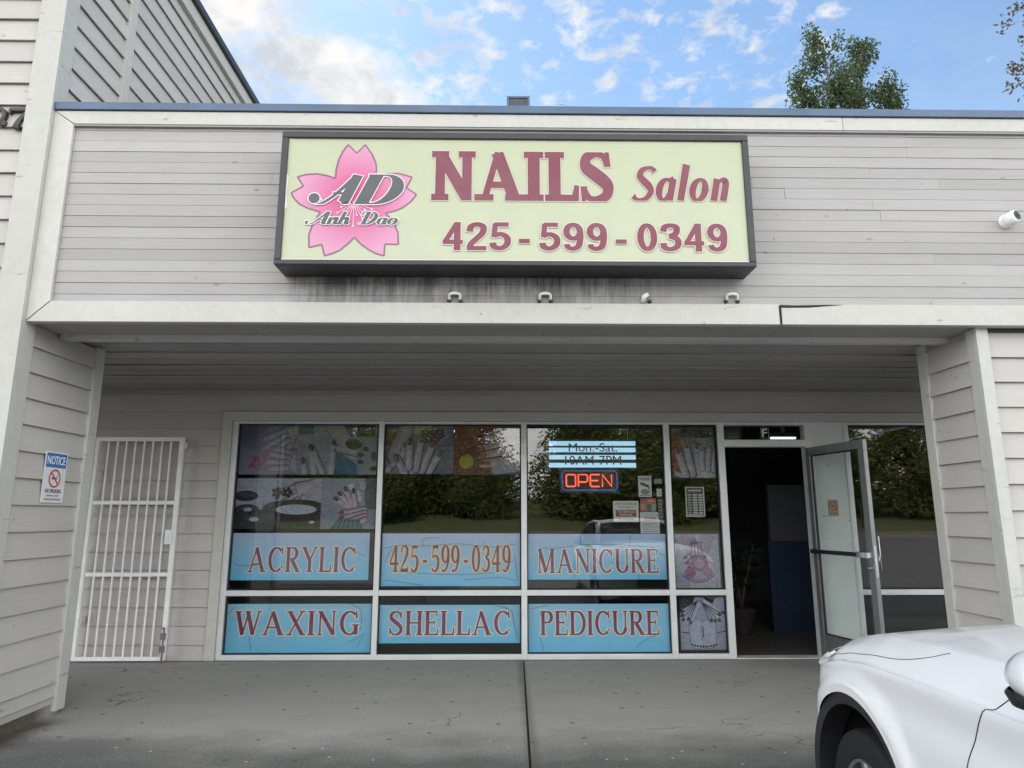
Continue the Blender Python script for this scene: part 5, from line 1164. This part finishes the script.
# plum-leaved tree whose outer twigs reach into the frame
def twigtree(x, y, seed, label):
    r = random.Random(seed); t = thing('street_tree', label, 'tree'); tr = MB(); lf = MB(); b = Vector((x, y, -.1))
    tr.tube([b, b+Vector((.1, 0, 3)), b+Vector((0, .1, 6)), b+Vector((.2, 0, 14.5))], [.25, .2, .16, .03], 10)
    for k in range(150):
        z = r.uniform(4.5, 14.5); a = r.uniform(0, 6.283); L = (3.2 if z < 12 else 2.4)*r.uniform(.55, 1.); p = b+Vector((.1, 0, z+.1)); q = p+Vector((math.cos(a)*L, math.sin(a)*L, r.uniform(.1, .9)*L*.5)); m = p.lerp(q, .55)+Vector((0, 0, .25))
        tr.tube([p, m, q], [.05, .025, .008], 5)
        for u in (.55, .7, .85, 1.):
            cc = p.lerp(m, u/.55) if u < .55 else m.lerp(q, (u-.55)/.45)
            for w in range(2):
                e = cc+Vector((r.uniform(-.5, .5), r.uniform(-.5, .5), r.uniform(-.2, .3))); tr.tube([cc, e], [.008, .004], 4); leafcloud(lf, r, e, .28, 22, .075)
    tr.build('trunk', 'bark', t, smooth=True); lf.build('crown', 'leaf3', t); rebase(t, tuple(b))
twigtree(14.9, 13.5, 5, 'tree with reddish green leafy twigs at the far right edge')
# trees on the bank behind the camera (seen mirrored in the glass)
def bank_tree(seed, h, w, name):
    r = random.Random(seed); t = thing(name, 'x', 'tree', 'trees on the grass bank across the road'); tr = MB(); lf = MB()
    tr.tube([(0, 0, -1), (.1, 0, h*.4), (0, .1, h*.9)], [.3, .22, .05], 8)
    for k in range(60):
        z = h*r.uniform(.03, .97); ww = w*(1-(z/h-.35)**2*1.9); a = r.uniform(0, 6.283); L = ww*r.uniform(.3, 1); q = (math.cos(a)*L, math.sin(a)*L, z); tr.tube([(0, 0, z*.75), (q[0]*.5, q[1]*.5, z*.92), q], [.08, .05, .02], 5); leafcloud(lf, r, q, w*.42, 200, .17)
    tr.build('trunk', 'bark', t, smooth=True); lf.build('crown', 'leaf2', t); return t
protos = [bank_tree(21, 11, 3.4, 'bank_tree'), bank_tree(22, 8, 3.6, 'bank_tree')]
r = random.Random(4)
spots = [(-42, -40, 0, 1.2), (-33, -36, 1, 1.1), (-26, -39, 0, 1.15), (-19, -34, 0, 1.), (-14, -38, 1, 1.3), (-9.5, -33, 0, .9), (-5, -37, 0, 1.05), (-1.2, -35, 1, .8), (-2.8, -42, 0, 1.1), (-8, -43, 1, 1.3), (-17, -44, 0, 1.2), (-24, -44, 1, 1.3), (9, -43, 1, 1.3), (13.5, -42, 0, 1.2), (18, -43, 1, 1.3), (23, -42, 0, 1.2), (30, -43, 1, 1.3), (6.5, -36, 0, 1.15), (11, -33, 1, 1.2), (15.5, -37, 0, 1.1), (20, -34, 1, 1.1), (26, -38, 0, 1.2), (33, -35, 0, 1.), (40, -39, 1, 1.3), (48, -37, 0, 1.2)]
used = set()
for x, y, k, s in spots:
    p = protos[k]
    if k in used:
        o = p.copy(); col.objects.link(o)
        for ch in p.children: q = ch.copy(); col.objects.link(q); q.parent = o
    else: o = p; used.add(k)
    o.location = (x*1.35, y*1.25-16, 1.2+.12*max(0, -33-y)); o.rotation_euler = (0, 0, r.uniform(0, 6.28)); o.scale = (s*1.45, s*1.45, s*.95)
    o['label'] = ('tall leafy tree on the grass bank, mirrored in the shop glass', 'broad low tree on the grass bank, mirrored in the shop glass')[k]

# ================================================================== LIGHT, SKY, CAMERA
EL, AZ = 46, -20          # sun stands behind the building, to the left
w = bpy.data.worlds.new('World'); sc.world = w; w.use_nodes = True; nt = w.node_tree
bg = nt.nodes['Background']; out = nt.nodes['World Output']
sky = N(nt, 'ShaderNodeTexSky'); sky.sky_type = 'NISHITA'; sky.sun_disc = False; sky.sun_elevation = R(EL); sky.sun_rotation = R(AZ); sky.air_density = 1.0; sky.dust_density = .15; sky.ozone_density = 1.2
nt.links.new(mixc(nt, 1.0, sky.outputs[0], (.86, 1.0, 1.02), 'MULTIPLY'), bg.inputs[0]); bg.inputs[1].default_value = .125
tc = N(nt, 'ShaderNodeTexCoord'); g = tc.outputs['Generated']
def wn(scale, vec, detail, rough, dist=0.):
    mp = N(nt, 'ShaderNodeMapping'); mp.inputs['Scale'].default_value = vec; nt.links.new(g, mp.inputs[0])
    n = N(nt, 'ShaderNodeTexNoise'); n.inputs['Scale'].default_value = scale; n.inputs['Detail'].default_value = detail; n.inputs['Roughness'].default_value = rough; n.inputs['Distortion'].default_value = dist
    nt.links.new(mp.outputs[0], n.inputs[0]); return n.outputs['Fac']
def near(dirv, a, b):
    d = Vector(dirv).normalized(); v = N(nt, 'ShaderNodeVectorMath', operation='DOT_PRODUCT'); nrm = N(nt, 'ShaderNodeVectorMath', operation='NORMALIZE')
    nt.links.new(g, nrm.inputs[0]); nt.links.new(nrm.outputs[0], v.inputs[0]); v.inputs[1].default_value = d; return ramp(nt, v.outputs['Value'], a, b)
n1 = wn(4.5, (1, 1, 1.5), 9, .58, .2); n2 = wn(25, (1, 1, 1.9), 9, .58, .25); n3 = wn(2.2, (1, 1, 1), 4, .5)
big = near((-.29, .765, .575), .965, .996)
f1 = ramp(nt, math_(nt, 'ADD', n1, math_(nt, "MULTIPLY", big, .29)), .66, .77)
wisp_area = math_(nt, 'ADD', math_(nt, 'MULTIPLY', math_(nt, 'MAXIMUM', near((.04, .78, .62), .962, .995), near((.25, .74, .63), .965, .995)), .15), math_(nt, 'MULTIPLY', n3, .16))
f2 = math_(nt, 'MULTIPLY', ramp(nt, math_(nt, 'ADD', n2, wisp_area), .70, .90), .85)
s = N(nt, 'ShaderNodeSeparateXYZ'); nt.links.new(g, s.inputs[0])
rear = ramp(nt, s.outputs['Y'], .25, -.35)
f3 = math_(nt, 'MULTIPLY', ramp(nt, math_(nt, 'ADD', n1, math_(nt, 'MULTIPLY', rear, .30)), .52, .68), rear)  # unseen clouds behind the camera, added to light porch and facade
hz = math_(nt, 'MULTIPLY', ramp(nt, s.outputs['Z'], .72, .25), .26)
fac = math_(nt, 'MAXIMUM', math_(nt, 'MAXIMUM', f1, f2), math_(nt, 'MAXIMUM', f3, hz))
shade = mixc(nt, ramp(nt, wn(12, (1, 1, 1.3), 8, .62, .3), .36, .58), (.66, .71, .78), (1, .99, .97))
bc = N(nt, 'ShaderNodeBackground'); nt.links.new(shade, bc.inputs[0]); 
nt.links.new(math_(nt, 'MULTIPLY', ramp(nt, s.outputs['Y'], .3, -.3, .66, 2.9), math_(nt, 'ADD', 1.0, math_(nt, 'MULTIPLY', ramp(nt, s.outputs['Z'], .35, .75), math_(nt, 'MULTIPLY', rear, -.66)))), bc.inputs[1])  # rear clouds boosted, most at low elevation, to fill the porch
mx = N(nt, 'ShaderNodeMixShader'); nt.links.new(fac, mx.inputs[0]); nt.links.new(bg.outputs[0], mx.inputs[1]); nt.links.new(bc.outputs[0], mx.inputs[2]); nt.links.new(mx.outputs[0], out.inputs[0])

su = bpy.data.lights.new('sun', 'SUN'); su.energy = 5.0; su.angle = R(.5); su.color = (1, .95, .87); so = bpy.data.objects.new('sun', su); col.objects.link(so)
sd_ = Vector((math.sin(R(AZ))*math.cos(R(EL)), math.cos(R(AZ))*math.cos(R(EL)), math.sin(R(EL)))); so.rotation_euler = sd_.to_track_quat('Z', 'Y').to_euler()
cm = bpy.data.cameras.new('camera'); co = bpy.data.objects.new('camera', cm); col.objects.link(co); sc.camera = co
cm.sensor_width = 36; cm.lens = 681.3/1024*36; cm.clip_start = .05; cm.clip_end = 2000
co.location = (0, 0, 1.40); co.rotation_euler = (R(90+11.025), 0, R(-.886))
sc.view_settings.view_transform = 'Standard'; sc.view_settings.look = 'None'; sc.view_settings.exposure = 0.60; sc.view_settings.gamma = 1
sc.cycles.use_denoising = True; sc.cycles.max_bounces = 8; sc.cycles.diffuse_bounces = 4; sc.cycles.glossy_bounces = 4; sc.cycles.transmission_bounces = 4; sc.cycles.transparent_max_bounces = 16
sc.cycles.caustics_reflective = False; sc.cycles.caustics_refractive = False; sc.cycles.sample_clamp_indirect = 6
